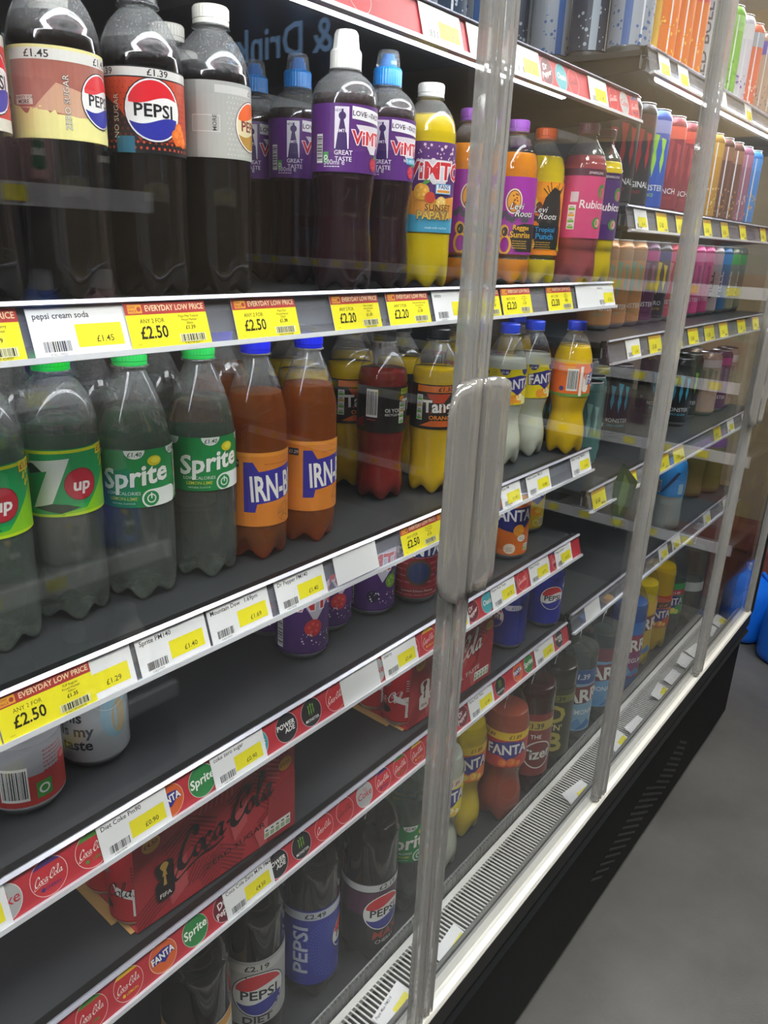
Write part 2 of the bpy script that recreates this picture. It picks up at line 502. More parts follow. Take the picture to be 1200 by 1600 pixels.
def claw(a, cx, cy, h, col):                 # three ragged vertical slashes
    for k, (dx, l, b) in enumerate(((-.26, .82, .0), (0, 1.0, .03), (.26, .82, .0))):
        x = cx + dx * h * .9; w = h * .075
        a.poly([(x - w, cy + h * .5 * l), (x + w * 1.3, cy + h * .5 * l - h * .04), (x + w * .7, cy + h * .1), (x + w * 1.1, cy - h * .1), (x + w * .2, cy - h * .5 * l), (x - w * .6, cy - h * .15), (x - w * .2, cy + h * .12)], col)
# ------------------------------------------------------------------ bottles and cans
def petal(zp, n=5, dr=.15, dz=.30):
    def rf(th, r, z):
        if z >= zp or r < .004: return r, z
        t = 1 - z / zp; s = .5 + .5 * math.cos(n * th)
        return r * (1 - dr * t * (1 - s)), z + zp * dz * t * (1 - s)
    return rf
def neck(z, r=12.8):                          # neck with its carrying ring, capped above z+3
    return [(r, z - 3), (r + .2, z - 1), (16.3, z - .6), (16.3, z + .9), (r, z + 1.3), (r - .3, z + 3)]
BASE = [(.001, 8), (14, 6), (22, 1.2), (26, 0), (29, 2.2), (31.2, 8), (32.2, 17)]
def shape(pts, zn): return [(r / 1000, z / 1000) for r, z in curve_pts(BASE + pts, 3)] + [(r / 1000, z / 1000) for r, z in neck(zn)]
FORM = {                                      # outline, neck height, label radius
    'cone': (shape([(32.5, 28), (32.5, 60), (32.4, 100), (32.5, 146), (31.8, 157), (28.8, 171), (24, 186), (18.8, 199), (14.6, 209), (13, 213)], 216), 216),
    'ogive': (shape([(32.5, 28), (32, 60), (32.4, 100), (32.5, 172), (31.6, 182), (28.6, 193), (23, 204), (17, 211), (13.4, 214)], 217), 217),
    'ribbed': (shape([(31.5, 28), (30.2, 45), (30.6, 70), (32.4, 90), (32.5, 152), (32, 163), (28.8, 177), (22.5, 190), (15.8, 200), (13.2, 204)], 207), 207),
    'waist': (shape([(32.6, 26), (32.4, 38), (30, 52), (27.2, 66), (27, 74), (29.2, 86), (31.6, 98), (32.4, 128), (32, 152), (29.6, 166), (25, 180), (18.6, 192), (14, 199), (13, 201)], 203), 203),
    'round': (shape([(32.2, 28), (31, 48), (29.4, 70), (29.6, 86), (31.2, 98), (32.4, 112), (32.5, 178), (31.8, 186), (28.4, 195), (22, 202), (15.6, 206), (13.3, 207.5)], 208), 208),
    'plain': (shape([(32.5, 28), (32.4, 60), (32.5, 160), (32, 173), (28.6, 186), (22, 197), (15.8, 204), (13.2, 206)], 208), 208),
    'slim': (shape([(32.3, 28), (31.6, 38), (32, 44), (32.3, 140), (32, 152), (30.4, 164), (25.6, 177), (18.4, 187), (14, 193), (13, 195)], 197), 197),
    'ribbon': (shape([(32.3, 28), (31, 50), (32, 62), (32.3, 160), (31, 172), (26.5, 186), (18.4, 198), (14, 205), (13, 208)], 211), 211),
}
def big(form, kr, kz, zn):
    P = [(r, z) for r, z in FORM[form][0] if r > .0005]
    return None
def shape_big(pts, zn):
    b = [(.001, 11), (19, 8), (30, 1.6), (35, 0), (39, 3), (42.2, 11), (43.6, 23)]
    return [(r / 1000, z / 1000) for r, z in curve_pts(b + pts, 3)] + [(r / 1000, z / 1000) for r, z in neck(zn, 13)]
FORM['dome'] = (shape_big([(44, 36), (43.4, 60), (44, 100), (44, 232), (43, 248), (38.5, 266), (30, 284), (20, 299), (14.5, 306), (13.3, 308)], 311), 311)
FORM['big_waist'] = (shape_big([(44.2, 40), (43, 58), (39, 78), (36.2, 96), (37, 110), (41, 126), (43.6, 140), (44, 216), (42.6, 234), (37, 256), (28, 276), (19, 292), (14.5, 299), (13.3, 302)], 305), 305)
def radius_at(P, z):
    for (r0, z0), (r1, z1) in zip(P, P[1:]):
        if z0 <= z <= z1 and z1 > z0: return r0 + (r1 - r0) * (z - z0) / (z1 - z0)
    return P[-1][0]
def bottle(name, form, drink, fill, cap, art, l0, l1, bg, sport=None, seg=48, wet=True, bands=None, big_=False, tint=None):
    # a thing: bottle shell, drink inside, cap, label with its print
    root = empty(name)
    P, zn = FORM[form]
    rf = petal(.030 if not big_ else .042)
    m = MB(); m.rev(P, seg, rf=rf); m.build('bottle', tint or (PET_WET if wet else PET), root, True)
    D = []
    for r, z in P:
        if z > fill: break
        D.append((max(r - .0007, .0004), z + .0006))
    rfill = radius_at(P, fill) - .0007
    D += [(rfill, fill), (rfill * .985, fill + .0004), (.0005, fill + .0004)]
    m = MB(); m.rev(D, seg, rf=rf); m.build('drink', drink, root, True)
    zc = zn / 1000 + .0012
    cr = .0152
    if not sport:
        cp = [(cr * .98, zc), (cr, zc + .0004), (cr, zc + .0032), (cr * .965, zc + .0034), (cr * .965, zc + .0040), (cr, zc + .0042), (cr, zc + .0125), (cr * .93, zc + .0142), (.0005, zc + .0144)]
        m = MB(); m.rev(cp, 64, rf=lambda th, r, z: (r * (1 + (.018 if (round(th / (2 * PI) * 64) % 2) and zc + .0043 > z - 1e-6 > zc + .004 or (round(th / (2 * PI) * 64) % 2) and abs(z - zc - .0125) < 1e-5 else 0)), z))
        m.build('cap', mat(cap, .33), root, False)
    else:
        cp = [(cr * .98, zc), (cr, zc + .0006), (cr, zc + .015), (cr * .93, zc + .0172), (cr * .75, zc + .0178), (cr * .72, zc + .0180)]
        m = MB(); m.rev(cp, 64, rf=lambda th, r, z: (r * (1 + (.02 if round(th / (2 * PI) * 64) % 2 and z > zc + .0004 and r > cr * .9 else 0)), z))
        m.build('cap', mat(cap, .35), root)
        sp = [(cr * .72, zc + .0178), (cr * .62, zc + .0195), (cr * .58, zc + .026), (cr * .45, zc + .0272), (cr * .45, zc + .0305), (.0005, zc + .031)]
        m = MB(); m.rev(sp, 32); m.build('spout', mat(sport, .35), root, True)
        dc = [(cr * .90, zc + .0176), (cr * .86, zc + .0200), (cr * .78, zc + .0310), (cr * .66, zc + .0340), (.0005, zc + .0345)]
        m = MB(); m.rev(dc, 12); m.build('dust_cover', COVER if cap != 'e4e3dc' else mat('e4e3dc', .35), root, False)
    R = max(radius_at(P, l0), radius_at(P, l1)) + .0004
    m = MB()
    zz = [l0] + [l0 + b[0] for b in (bands or [])] + [l1]
    cols = [bg] + [b[1] for b in (bands or [])]
    for k in range(len(cols)): m.rev([(R, zz[k]), (R, zz[k + 1])], seg, k)
    lab = m.build('label', [ink(c) for c in cols], root, True)
    if art is not None: art.wrap('print', R, l0, lab, seg)
    return root
def can(name, body, art, r=.033, h=.115, lid=True, seg=48, metal=False, neck_=True, rim=None):
    root = empty(name)
    nk = .0115 if r > .03 else .010
    P = [(r * .60, .0035), (r * .74, 0), (r * .80, .0008), (r * .97, .0085), (r, .0120)]
    m = MB(); m.rev([(.0005, .008)] + P[:1] + P[1:], seg); m.build('base', SILVER, root, True)
    bm = body if not isinstance(body, str) else mat(body, .26, .3 if metal else .15)
    m = MB(); m.rev([(r, .0105), (r, h - nk - .004), (r * .985, h - nk), (r * .84, h - .0022)], seg); b = m.build('body', bm, root, True)
    m = MB(); m.rev([(r * .84, h - .0024), (r * .87, h - .0012), (r * .87, h), (r * .83, h + .0002), (r * .80, h - .0042), (r * .77, h - .0050), (.0005, h - .0046)], seg)
    lidm = m.build('lid', rim or ALU, root, True)
    m = MB()
    T = [(x, y) for x, y in arc(.004, 0, .0095, .0062, n=14)]
    m.prism(T, h - .0042, h - .0034, 'z'); m.build('pull_tab', rim or ALU, lidm)
    if art is not None: art.wrap('print', r, .012, b, seg)
    return root
def aim(x, y, turn=0.0): return math.atan2(CAM.y - y, CAM.x - x) + math.radians(turn)
PROTO = {}
def place(key, x, y, z, turn, label, group=None, cat=None):
    # first use builds the thing; later ones copy it and its parts
    if key not in PROTO:
        r = MAKE[key](); PROTO[key] = r
    else: r = dup(PROTO[key])
    r.location = (x, y, z); r.rotation_euler = (0, 0, aim(x, y, turn))
    for k in ('label', 'category', 'group'):
        if k in r: del r[k]
    c = cat or ('can' if 'can' in r.name else 'bottle')
    return tag(r, label, c, group)

# drinks
COLA = mat('0c0706', .10, spec=.2)
CORDIAL = mat('220911', .10, spec=.2)
WATERY = liquid('fcfefc', .14, 'e2efe4')
MILKY = cloudy('e4e8d6', .3)
IRON = liquid('ffbc70', .30, 'ff922e')
ORANGE_D = cloudy('ffd40c', .28)
CHERRY_D = cloudy('a8322c', .5)
YELLOW_D = cloudy('ffe014', .30)
PEACH_D = cloudy('ff9c1a', .35)
PINK_D = cloudy('d8666a', .55)
REDPOP = cloudy('c25a40', .4)
TEA = mat('3a120d', .12, spec=.35)

# label prints: width runs round the bottle (204 mm in all for the small ones), v is height above the label's lower edge
def art_cream():
    a = Art()
    a.rect(-62, 0, 62, 59, 'efe79c'); a.rect(-40, 16, 62, 50, 'a9675a')
    wav = [(-40 + 102 * k / 30, 18 + 3.2 * math.sin(k * 1.1) + (4 if k % 5 == 0 else 0) - (5 if 10 < k < 20 else 0)) for k in range(31)]
    a.poly([(-40, 10), (62, 10)] + wav[::-1], 'efe79c')
    a.poly([(-40, 20), (-20, 20), (-4, 36), (20, 30), (36, 33), (62, 28), (62, 20), (36, 17), (10, 15), (-10, 18)], 'd3a68a')
    a.rect(-40, 50, 62, 57, 'e9e8e0')
    a.text('£1.45', -16, 51.2, 4.6, '15161c', b=.03, sx=1.2); a.text('£1.45', 34, 51.2, 4.6, '15161c', b=.03, sx=1.2)
    a.rect(-36, 21.5, -21, 27.5, 'e7e2d6'); a.text('THIRSTY FOR', -28.5, 25, 1.9, '15161c'); a.text('MORE', -28.5, 22, 2.5, '15161c', b=.03)
    a.text('ZERO SUGAR', 4.5, 24, 4.0, 'f0ede4', rot=90, al='c', out='4b3a36', ow=.05)
    globe(a, 31, 28, 17)
    a.disc(-48, 24, 4.8, 'd8402f'); a.text('GB', -48, 22.6, 3.2, 'f3d9d2')
    return a.clip(-90, 90, .2, 58.8)
def art_tropical():
    a = Art()
    a.rect(-60, 0, 60, 61, '16181d'); a.rect(-60, 10, 60, 53, 'c4472b'); a.poly([(-60, 10), (-8, 10), (-22, 30), (-38, 42), (-60, 50)], '2a2226')
    R = []
    for k in range(11):
        for j in range(26):
            x, y = -58 + j * 4.6 + (k % 2) * 2.3, 9 + k * 4.1
            s = .9 - .05 * k
            R.append((x - s, y - s, x + s, y + s))
    a.rects(R, '7a2a20'); a.rects([(r[0], r[1] - 5, r[2], r[3] - 5) for r in R[:52]], 'c4472b')
    a.rect(-60, 54, 60, 60, 'e4e2dc'); a.text('£1.39', 8, 55, 4.4, '15161c', b=.03, sx=1.2); a.text('£1.39', -36, 55, 4.4, '15161c', b=.03, sx=1.2)
    a.text('NO SUGAR', -24, 26, 4.2, 'efe6c8', rot=88, out='22232a')
    a.rect(-27, 0, -12, 12, '2b6a86')
    globe(a, 4, 31, 21)
    for x, y in ((24, 12), (29, 16), (26, 20), (22, 15), (31, 11)): a.disc(x, y, 4.4, 'e8702a'); a.disc(x + .8, y + .8, 2.6, 'f28a3a')
    return a.clip(-90, 90, .2, 60.8)
def art_diet():
    a = Art(); a.rect(-62, 0, 62, 59, 'b3b4ae')
    R = []
    for k in range(12):
        for j in range(8): R.append((8 + j * 3.4 + (k % 2) * 1.7, 3 + k * 4, 8.9 + j * 3.4 + (k % 2) * 1.7, 3.9 + k * 4))
    a.rects(R, 'd6d8d4'); a.rect(-30, 0, -18, 59, 'a2a39d')
    a.rect(-2, 50, 58, 56, 'd4d4ce'); a.text('£1.30', 40, 51, 4.2, '34353a', b=.03, sx=1.1)
    a.rect(-22, 20, 2, 33, 'd9d9d4'); a.rect(-21.4, 20.6, 1.4, 32.4, 'b3b4ae'); a.text('MORE', -1, 21, 3.2, '22232a', rot=90, al='l', b=.03)
    globe(a, 36, 27, 18.5, 'PEPSI', 'e8662a', 'b58a3a', '6a3a2a', 'e6d8b0', '7a2a1a')
    return a.clip(-90, 90, .2, 58.8)
def art_redmax():
    a = Art(); a.rect(-62, 0, 62, 59, 'd8d4c8'); a.rect(-62, 8, 62, 52, 'c4302c'); globe(a, 26, 30, 19); a.text('£1.45', 20, 53, 4, '15161c', b=.03)
    return a.clip(-90, 90, .2, 58.8)
def art_berry(added=False):
    a = Art(); P_ = '5a2a78'
    a.rect(-66, 0, 66, 61, P_)
    a.barcode(-42, 8, -34, 34, vert=True)
    a.rect(-33, 8, -27, 18, '4e9e54'); a.disc(-30, 13, 2.2, 'e7f0e2'); a.disc(-30, 13, 1.2, '4e9e54')
    a.text('500ml e', -32, 6.5, 4.6, 'efe8f2', al='l'); lines(a, -32, 4.4, 18, 1, 2, 'efe8f2', .8)
    a.rect(-21, 21, -7, 58, 'e8e2ea')
    a.poly([(-20, 20), (-18, 34), (-17, 38), (-15.6, 46), (-14.2, 56), (-12.6, 56), (-12, 46), (-10.2, 38), (-9, 34), (-8, 20)], '3a2160'); a.disc(-13.6, 50, 3.6, '3a2160')
    a.text('NEW', -17.4, 53.4, 2.5, '3a2160'); a.text('ViMTO', -13.8, 35.5, 2.8, 'f0eaf2', b=.03)
    a.text('SAME', -14, 22, 2.4, '3a2160')
    a.text('GREAT', -12, 15.5, 4.0, 'f2eef4', b=.02); a.text('TASTE', -12, 9.8, 4.0, 'f2eef4', b=.02)
    a.poly([(-4, 48), (40, 45), (40, 56), (-4, 59)], 'f2eff2'); a.text('LOVE', 4, 50.5, 4.4, '2a1c3a', b=.04, rot=-3); a.text('AT FIRST', 15.4, 50.6, 2.2, '2a1c3a', rot=-3); a.text('TASTE', 26, 49.4, 4.4, '2a1c3a', b=.04, rot=-3)
    a.poly([(0, 43), (38, 43), (26, 18), (18, 18)], 'd9d3dc')
    a.text('ViMTO', 22, 26, 11.5, 'cf2f38', b=.07, sx=1.0, out='f4f0f2', ow=.07)
    if added: a.rect(16, 17, 46, 23.4, '4aa0c4'); a.text('NO ADDED SUGAR', 31, 18.6, 3.0, 'f2f6f8', b=.02)
    fruit(a, 24, 9, 6.2, 'b82a3c', 'd2566a', '4e9a3a'); a.disc(37, 6, 3, '22163a')
    return a.clip(-90, 90, .2, 60.8)
def art_sunset():
    a = Art(); a.rect(-60, 0, 60, 97, '5f3478'); a.rect(-60, 0, 60, 24, '4aa3c8'); a.poly([(-60, 24), (-60, 48), (-20, 44), (4, 36), (60, 44), (60, 20), (10, 14)], 'e0963c')
    rr = random.Random(4)
    for k in range(34): a.disc(rr.uniform(-30, 30), rr.uniform(76, 94), rr.uniform(.6, 2.0), 'efd9de', n=10)
    a.poly([(-22, 78), (26, 78), (14, 52), (-2, 52)], 'd8d2da')
    a.text('ViMTO', 4, 58, 17, 'cf2f38', b=.08, out='f6f2f2', ow=.07)
    fruit(a, -14, 44, 9, 'e8a83a', 'f0be5a', '4e8a3a'); a.disc(-4, 38, 6, 'c8442c'); fruit(a, 10, 33, 6.5, 'e9c26a', 'f2d890')
    a.rect(2, 42, 24, 53, '58a8d2'); a.rect(3, 43, 23, 52, 'e6eef2'); a.text('FANS', 13, 47.5, 4.4, '2c4a8a', b=.04); a.rect(4, 43.6, 22, 46.4, 'e8963c')
    a.text('SUNSET', 8, 24, 6.8, '7a3a18', b=.06, out='f2cf6a', ow=.05); a.text('PAPAYA', 4, 14.5, 8.2, 'e2b640', b=.07, out='2f6c78', ow=.07)
    a.text('made with real fruit', 6, 4, 2.4, 'eef4f6'); a.barcode(-44, 18, -36, 50, vert=True)
    return a.clip(-90, 90, .2, 96.8)
def levi(a, bgc, word, fr, ink_='2f8ec4'):
    a.text('Levi', -4, 58, 8.0, 'f2f0ec', b=.01, sh=.3, out='1a1a1c', ow=.06); a.text('Roots', 8, 49, 8.0, 'f2f0ec', b=.01, sh=.3, out='1a1a1c', ow=.06)
    w1, w2 = word
    a.text(w1, 6, 32, 6.2, ink_, b=.05, out='141416', ow=.04); a.text(w2, 6, 22, 7.6, ink_, b=.06, out='141416', ow=.04)
    lines(a, -6, 17, 24, 4, 3, 'e8b840', .8)
def art_reggae():
    a = Art(); a.rect(-62, 0, 62, 99, '9c2c98')
    a.disc(-8, 68, 11.5, 'e9dcc0', 16); a.disc(-8, 68, 9.8, '7a2a4a', 14.2); a.disc(-8, 68, 8.6, 'e8a030', 13)
    rr = random.Random(2)
    for k in range(16): a.disc(-8 + rr.uniform(-5, 5), 68 + rr.uniform(-9, 9), 1.3, '8a4a14', n=8)
    for k in range(9): a.disc(-24 + k * 5.2, 48 + 4 * math.sin(k * 1.7), 4.2, '4a4652', n=10)
    a.poly([(0, 4), (40, 4), (40, 40), (8, 40), (-6, 36), (-10, 18)], '1b1a1e')
    levi(a, None, ('Reggae', 'Sunrise'), None, 'e0a82a')
    a.ring(-16, 12, 9, 3.2, 'e8ae34', 13); a.disc(-18, 30, 6, 'e8ae34', 8); a.disc(-17, 29, 4, '2a2422', 6)
    traffic(a, -52, 14, 10, 32); lines(a, -56, 10, 18, 2, 3, 'e6d2e8', .8)
    return a.clip(-90, 90, .2, 98.8)
def art_punch():
    a = Art(); a.rect(-62, 0, 62, 99, 'ee8a14'); a.rect(-62, 78, 62, 99, 'f29a12')
    a.poly([(-2, 30), (-6, 52), (2, 78), (14, 92), (26, 88), (34, 60), (32, 30)], '24211f')
    for k in range(9): a.stroke([(8 + k * 2, 80), (-2 + k * 5, 90 + (k % 3) * 4)], 1.3, '24211f')
    a.disc(-16, 68, 9, 'ecc82a', 12); a.disc(-14, 66, 6.5, 'f6e26a', 9); a.disc(-6, 64, 5, '6a3a20', 8)
    for k in range(10): a.disc(-34 + k * 5, 50 + 3 * math.sin(k * 1.9), 4, '3c3632', n=10)
    a.poly([(-12, 8), (34, 8), (34, 40), (-14, 40)], '17181b'); a.disc(-24, 33, 7, 'b43a20', 7); a.disc(-20, 36, 3, 'e0602a')
    a.disc(-20, 14, 13, 'e9b428', 11); a.disc(-18, 14, 10, 'f2cc4a', 8)
    for k in range(4): a.stroke([(-28 + k * 5, 7), (-24 + k * 5, 21)], .8, 'b8801a'); a.stroke([(-28, 8 + k * 4), (-8, 9 + k * 4)], .8, 'b8801a')
    levi(a, None, ('Tropical', 'Punch'), None)
    for k in range(5): a.poly([(30, 8), (34 + k * 3, 18 - k * 3), (36 + k * 2, 12 - k * 2)], 'd8b420')
    return a.clip(-90, 90, .2, 98.8)
def art_ruby(bg, dark):
    a = Art(); a.rect(-60, 0, 60, 96, bg); a.rect(-60, 86, 60, 96, dark)
    a.rect(-26, 50, -14, 64, 'd8cfd6'); a.text('Rubicon', 14, 42, 11, 'f4f0ee', b=.03, sh=.1)
    a.disc(24, 66, 8, '4a8a3a', 10); a.disc(26, 64, 6, 'd86a7a', 7); a.disc(20, 22, 9, '4a8a3a', 8); a.disc(22, 22, 6, 'e8a0a0', 6)
    traffic(a, -28, 12, 12, 34); a.text('SPARKLING', 10, 88.5, 3.4, 'e8d8e0', b=.02)
    return a.clip(-90, 90, .2, 95.8)
def art_seven():
    a = Art(); G = '14a05a'
    a.rect(-66, 0, 66, 58, G)
    a.poly([(-66, 0), (66, 0), (66, 10), (-66, 10)], '26b04c'); a.poly([(-10, 0), (66, 0), (66, 36), (44, 40), (14, 6), (-6, 4)], '8fd21c'); a.poly([(-66, 0), (66, 0), (66, 2.6), (-66, 2.6)], 'c9e61e')
    a.rect(-66, 54.4, 66, 57, 'd7e21e')
    a.poly([(-34, 48), (-31, 37.5), (-16, 40), (-30, 8), (-14, 12), (2, 50)], 'f0f3ec')
    a.poly([(-34, 48), (-31, 37.5), (-20, 39.4), (-27, 46)], '163c26'); a.poly([(-30, 8), (-14, 12), (-2, 10.5), (8, 7), (-8, 3)], '123420')
    a.disc(10, 27, 14.0, '8a1a2a'); a.disc(10, 27, 13.2, 'c31f38'); a.text('up', 10.5, 22, 10, 'f4f1ee', b=.07, sh=.12, sx=1.05)
    for x, y in ((31, 43), (36, 46), (37, 39), (33, 37)): a.poly([(x, y), (x + 2, y + 5), (x + 4, y + 5), (x + 3.4, y)], 'e2d81e')
    a.rect(28, 49, 46, 57.6, 'f0d21c'); a.text('£1.35', 37, 51, 4.8, '7a2a20', b=.04, sh=.1); a.rect(-42, 46, -30, 55, 'c9d44a'); a.text('5', -38, 48, 5, '7a3a20', b=.04)
    return a.clip(-88, 88, .2, 57.8)
def art_lime(h=53, k=1.0, plain=False):
    a = Art(); a.rect(-64, 0, 64, 53, '1d8a48'); a.poly([(-64, 0), (0, 0), (-30, 22), (-64, 30)], '1a7f42')
    a.poly([(-7, 53)] + arc(0, 53, 9, 8, 180, 360, 14), 'eef2ec'); a.text('£1.40', 0, 47.4, 3.8, '1f3f2c', b=.03, sh=.15)
    a.poly(arc(40, 53, 9, 8, 180, 360, 14), 'eef2ec'); a.text('£1.40', 40, 47.4, 3.8, '1f3f2c', b=.03, sh=.15); a.poly(arc(-40, 53, 9, 8, 180, 360, 14), 'eef2ec')
    a.text('Sprite', 0, 20.5, 17.5, 'f3f5f0', b=.07, sh=.16, sx=1.02, rot=7, out='17703a', ow=.03)
    a.disc(17.5, 42.5, 6.6, 'd8c81e', 4.6); a.disc(18.6, 43, 4.4, 'ece04a', 2.8)
    a.text('LOW CALORIES', -12, 12, 3.0, 'e8ede6', sh=.1); a.text('LEMON-LIME', -12, 7, 3.0, 'd8d23a', b=.01, sh=.1); a.text('NATURAL FLAVOUR', -12, 3.2, 1.6, 'cfe0cf')
    a.poly(arc(13, 8, 8.6, 8.6, 90, 270, 14) + arc(34, 8, 8.6, 8.6, -90, 90, 14), 'eef2ee'); a.disc(13, 8, 7, '1d8a48'); a.ring(13, 8, 4.2, 1.1, 'eef2ee'); a.rect(12.4, 8, 13.6, 13.4, 'eef2ee')
    traffic(a, 44, 2, 7, 44)
    return a.clip(-88, 88, .2, 52.8)
def art_iron():
    a = Art(); O = 'd9822f'
    a.rect(-64, 0, 64, 80, O); a.rect(-64, 76, 64, 80, 'e8963a')
    B = '3a3296'
    a.poly([(-22, 16), (-10, 16), (-8, 25), (60, 33), (60, 66), (30, 64), (-6, 60), (-12, 70), (-22, 70)], B)
    a.text('IRN-BRU', 23, 30.5, 26, 'f2eee8', b=.06, sx=.52, rot=3.5)
    a.rect(-39, 64, -27, 72, '33323e'); a.text('£1.29', -33, 66.4, 3.4, 'd8d4cc', b=.03)
    lines(a, 0, 67, 40, 1, 2, 'b8642a', 1.4)
    a.stroke(curve_pts([(22, 20), (26, 24), (30, 18), (34, 22), (28, 12), (32, 6), (24, 10), (20, 4), (24, 14), (16, 12), (22, 20)], 5), .7, '8a5a34')
    a.ring(26, 13, 11, .6, 'a86a34')
    return a.clip(-88, 88, .2, 79.8)
def art_tang(kind='orange'):
    a = Art(); D = '1c1a18'
    a.rect(-66, 0, 66, 60, D)
    acc = 'ee7a1e' if kind == 'orange' else '8fb01e'
    a.rect(-30, 50, 66, 58.5, acc if kind == 'orange' else '2a2a24')
    if kind == 'orange':
        a.poly([(-16, 48), (18, 48), (8, 36), (-8, 36)], 'c4421e'); a.poly([(20, 20), (50, 34), (50, 10)], 'd8541e'); a.poly([(-24, 4), (46, 4), (30, 12), (-8, 12)], 'd8641e'); a.poly([(-10, 22), (26, 24), (20, 30), (-6, 28)], 'c03a20')
        a.text('£1.30', 10, 51.6, 5.6, '1c1a18', b=.05, sh=.15, sx=1.15)
        a.text('Tango', 6, 24, 15.5, 'f4f0ea', b=.08, sx=.92, rot=2, out='14120f', ow=.06)
        a.text('ORANGE', 6, 13.6, 5.2, 'ee8a2a', b=.06, sx=1.1); lines(a, -8, 9.4, 28, 2, 3, 'c8562a', .8)
        traffic(a, -30, 12, 9, 34)
    else:
        a.barcode(-26, 20, -10, 56); a.text('OI YOU!', 0, 27, 4.6, 'f0eee6', b=.05, sh=-.1, al='l'); a.text('RECYCLE ME', 0, 22.4, 2.8, 'f0eee6', b=.03, al='l')
        a.rect(22, 50, 40, 57, 'a8c020'); a.text('£1.30', 31, 51.5, 4, '2a3a10', b=.04); lines(a, -24, 16, 12, 1, 3, 'c4402a', 1.2)
        a.disc(24, 44, 4, 'd87a2a'); traffic(a, 20, 12, 9, 28); a.text('Tango', 52, 28, 15, 'f2efe8', b=.08, out='6a1a1a', ow=.06); a.poly([(30, 10), (60, 22), (60, 8)], 'b02a3a')
        a.poly([(-50, 10), (-30, 20), (-30, 6)], '8a1a20')
    return a.clip(-88, 88, .2, 59.8)
def fanta_word(a, x, y, h, k=.8):
    a.poly([(x - h * 1.7, y - h * .3), (x + h * 1.7, y + h * .1), (x + h * 1.6, y + h * 1.25), (x + h * .2, y + h * 1.45), (x - h * 1.6, y + h * 1.1)], '2c2a86')
    a.poly([(x - h * .9, y - h * .1), (x + h * 1.2, y + h * .05), (x + h * .1, y - h * .75)], '2c2a86')
    a.text('FANTA', x, y, h, 'f4f2ee', b=.07, sx=.86, rot=4, out='2c2a86', ow=.08)
def art_fan(bg, fr, price='£1.40', h=54, W=66, hi='f2d85a', band=None):
    a = Art(); a.rect(-W, 0, W, h, bg)
    if band: a.rect(-W, h * .86, W, h, band)
    a.disc(16, h * .2, h * .2, fr, h * .16); a.disc(18, h * .22, h * .13, hi, h * .1); a.disc(4, h * .15, h * .13, fr); a.disc(28, h * .12, h * .12, hi)
    fanta_word(a, 12, h * .46, h * .26)
    return a
def art_lemon():
    a = art_fan('f0dc10', 'ee9a2a', hi='f6f0b0'); a.poly(arc(-10, 54, 8, 9, 180, 360, 14), '3a3a86'); a.text('£1.40', -10, 47.6, 3.4, 'f2f0ea', b=.03); a.poly(arc(26, 54, 8, 9, 180, 360, 14), '3a3a86')
    a.disc(-27, 48, 4.6, '4a4a3a'); a.disc(-27, 48, 4, 'f0dc10'); a.text('GB', -27, 46.6, 2.8, '3a3a30'); a.rect(-44, 45, -36, 50, '7a7420')
    return a.clip(-88, 88, .2, 53.8)
def art_orange():
    a = Art(); a.rect(-66, 0, 66, 54, 'f0702a'); a.rect(-66, 0, 66, 5, '6a9a4a')
    a.barcode(-14, 10, 4, 46); a.rect(7, 2, 12, 50, 'f2ede6'); a.poly(arc(19, 32, 6, 6, 0, 180, 10) + arc(19, 14, 6, 6, 180, 360, 10), 'f2ede6'); a.disc(19, 34, 5, 'f0702a'); a.ring(19, 34, 3.4, 1, 'f2ede6')
    a.disc(-22, 13, 4, '3a3a86'); lines(a, -30, 48, 30, 3, 3, 'f6dcc8', .8)
    a.poly(arc(34, 54, 8, 9, 180, 360, 14), '3a3a86'); fanta_word(a, 48, 24, 14); a.disc(46, 8, 8, 'f2a030')
    return a.clip(-88, 88, .2, 53.8)
# large bottles: 276 mm round
def art_bigdiet():
    a = Art(); a.rect(-80, 0, 80, 118, 'b9bab8')
    for k in range(9): a.stroke([(-80, 8 + k * 6), (-46, 70 + k * 6)], .8, 'd4d5d3')
    a.rect(-80, 98, 80, 112, 'd2d2ce'); a.text('£2.19', 2, 101, 9, '1a1b20', b=.04, sx=1.2); globe(a, 5, 56, 37); a.text('DIET', 2, 4, 12, '2a2b33', b=.06, sx=1.2)
    return a.clip(-130, 130, .3, 117.7)
def art_bigblue():
    a = Art(); a.rect(-90, 0, 90, 144, '2b349c')
    R = []
    for k in range(26):
        for j in range(10):
            t = k * .11 - .4; rr = 16 + j * 4.2; x, y = 38 - rr * math.cos(t - .9), 62 + rr * math.sin(t * 1.3 - .9); s = .35 + j * .08
            R.append((x - s, y - s, x + s, y + s))
    a.rects(R, '4f62c4')
    a.rect(-90, 126, 90, 141, 'c6cad4'); a.text('£2.49', -4, 129.4, 8.4, '16181f', b=.04, sx=1.2)
    a.text('PEPSI', -16, 68, 22, 'c3c8de', b=.05, sx=1.3, rot=90); globe(a, 58, 74, 30)
    return a.clip(-130, 130, .3, 143.7)
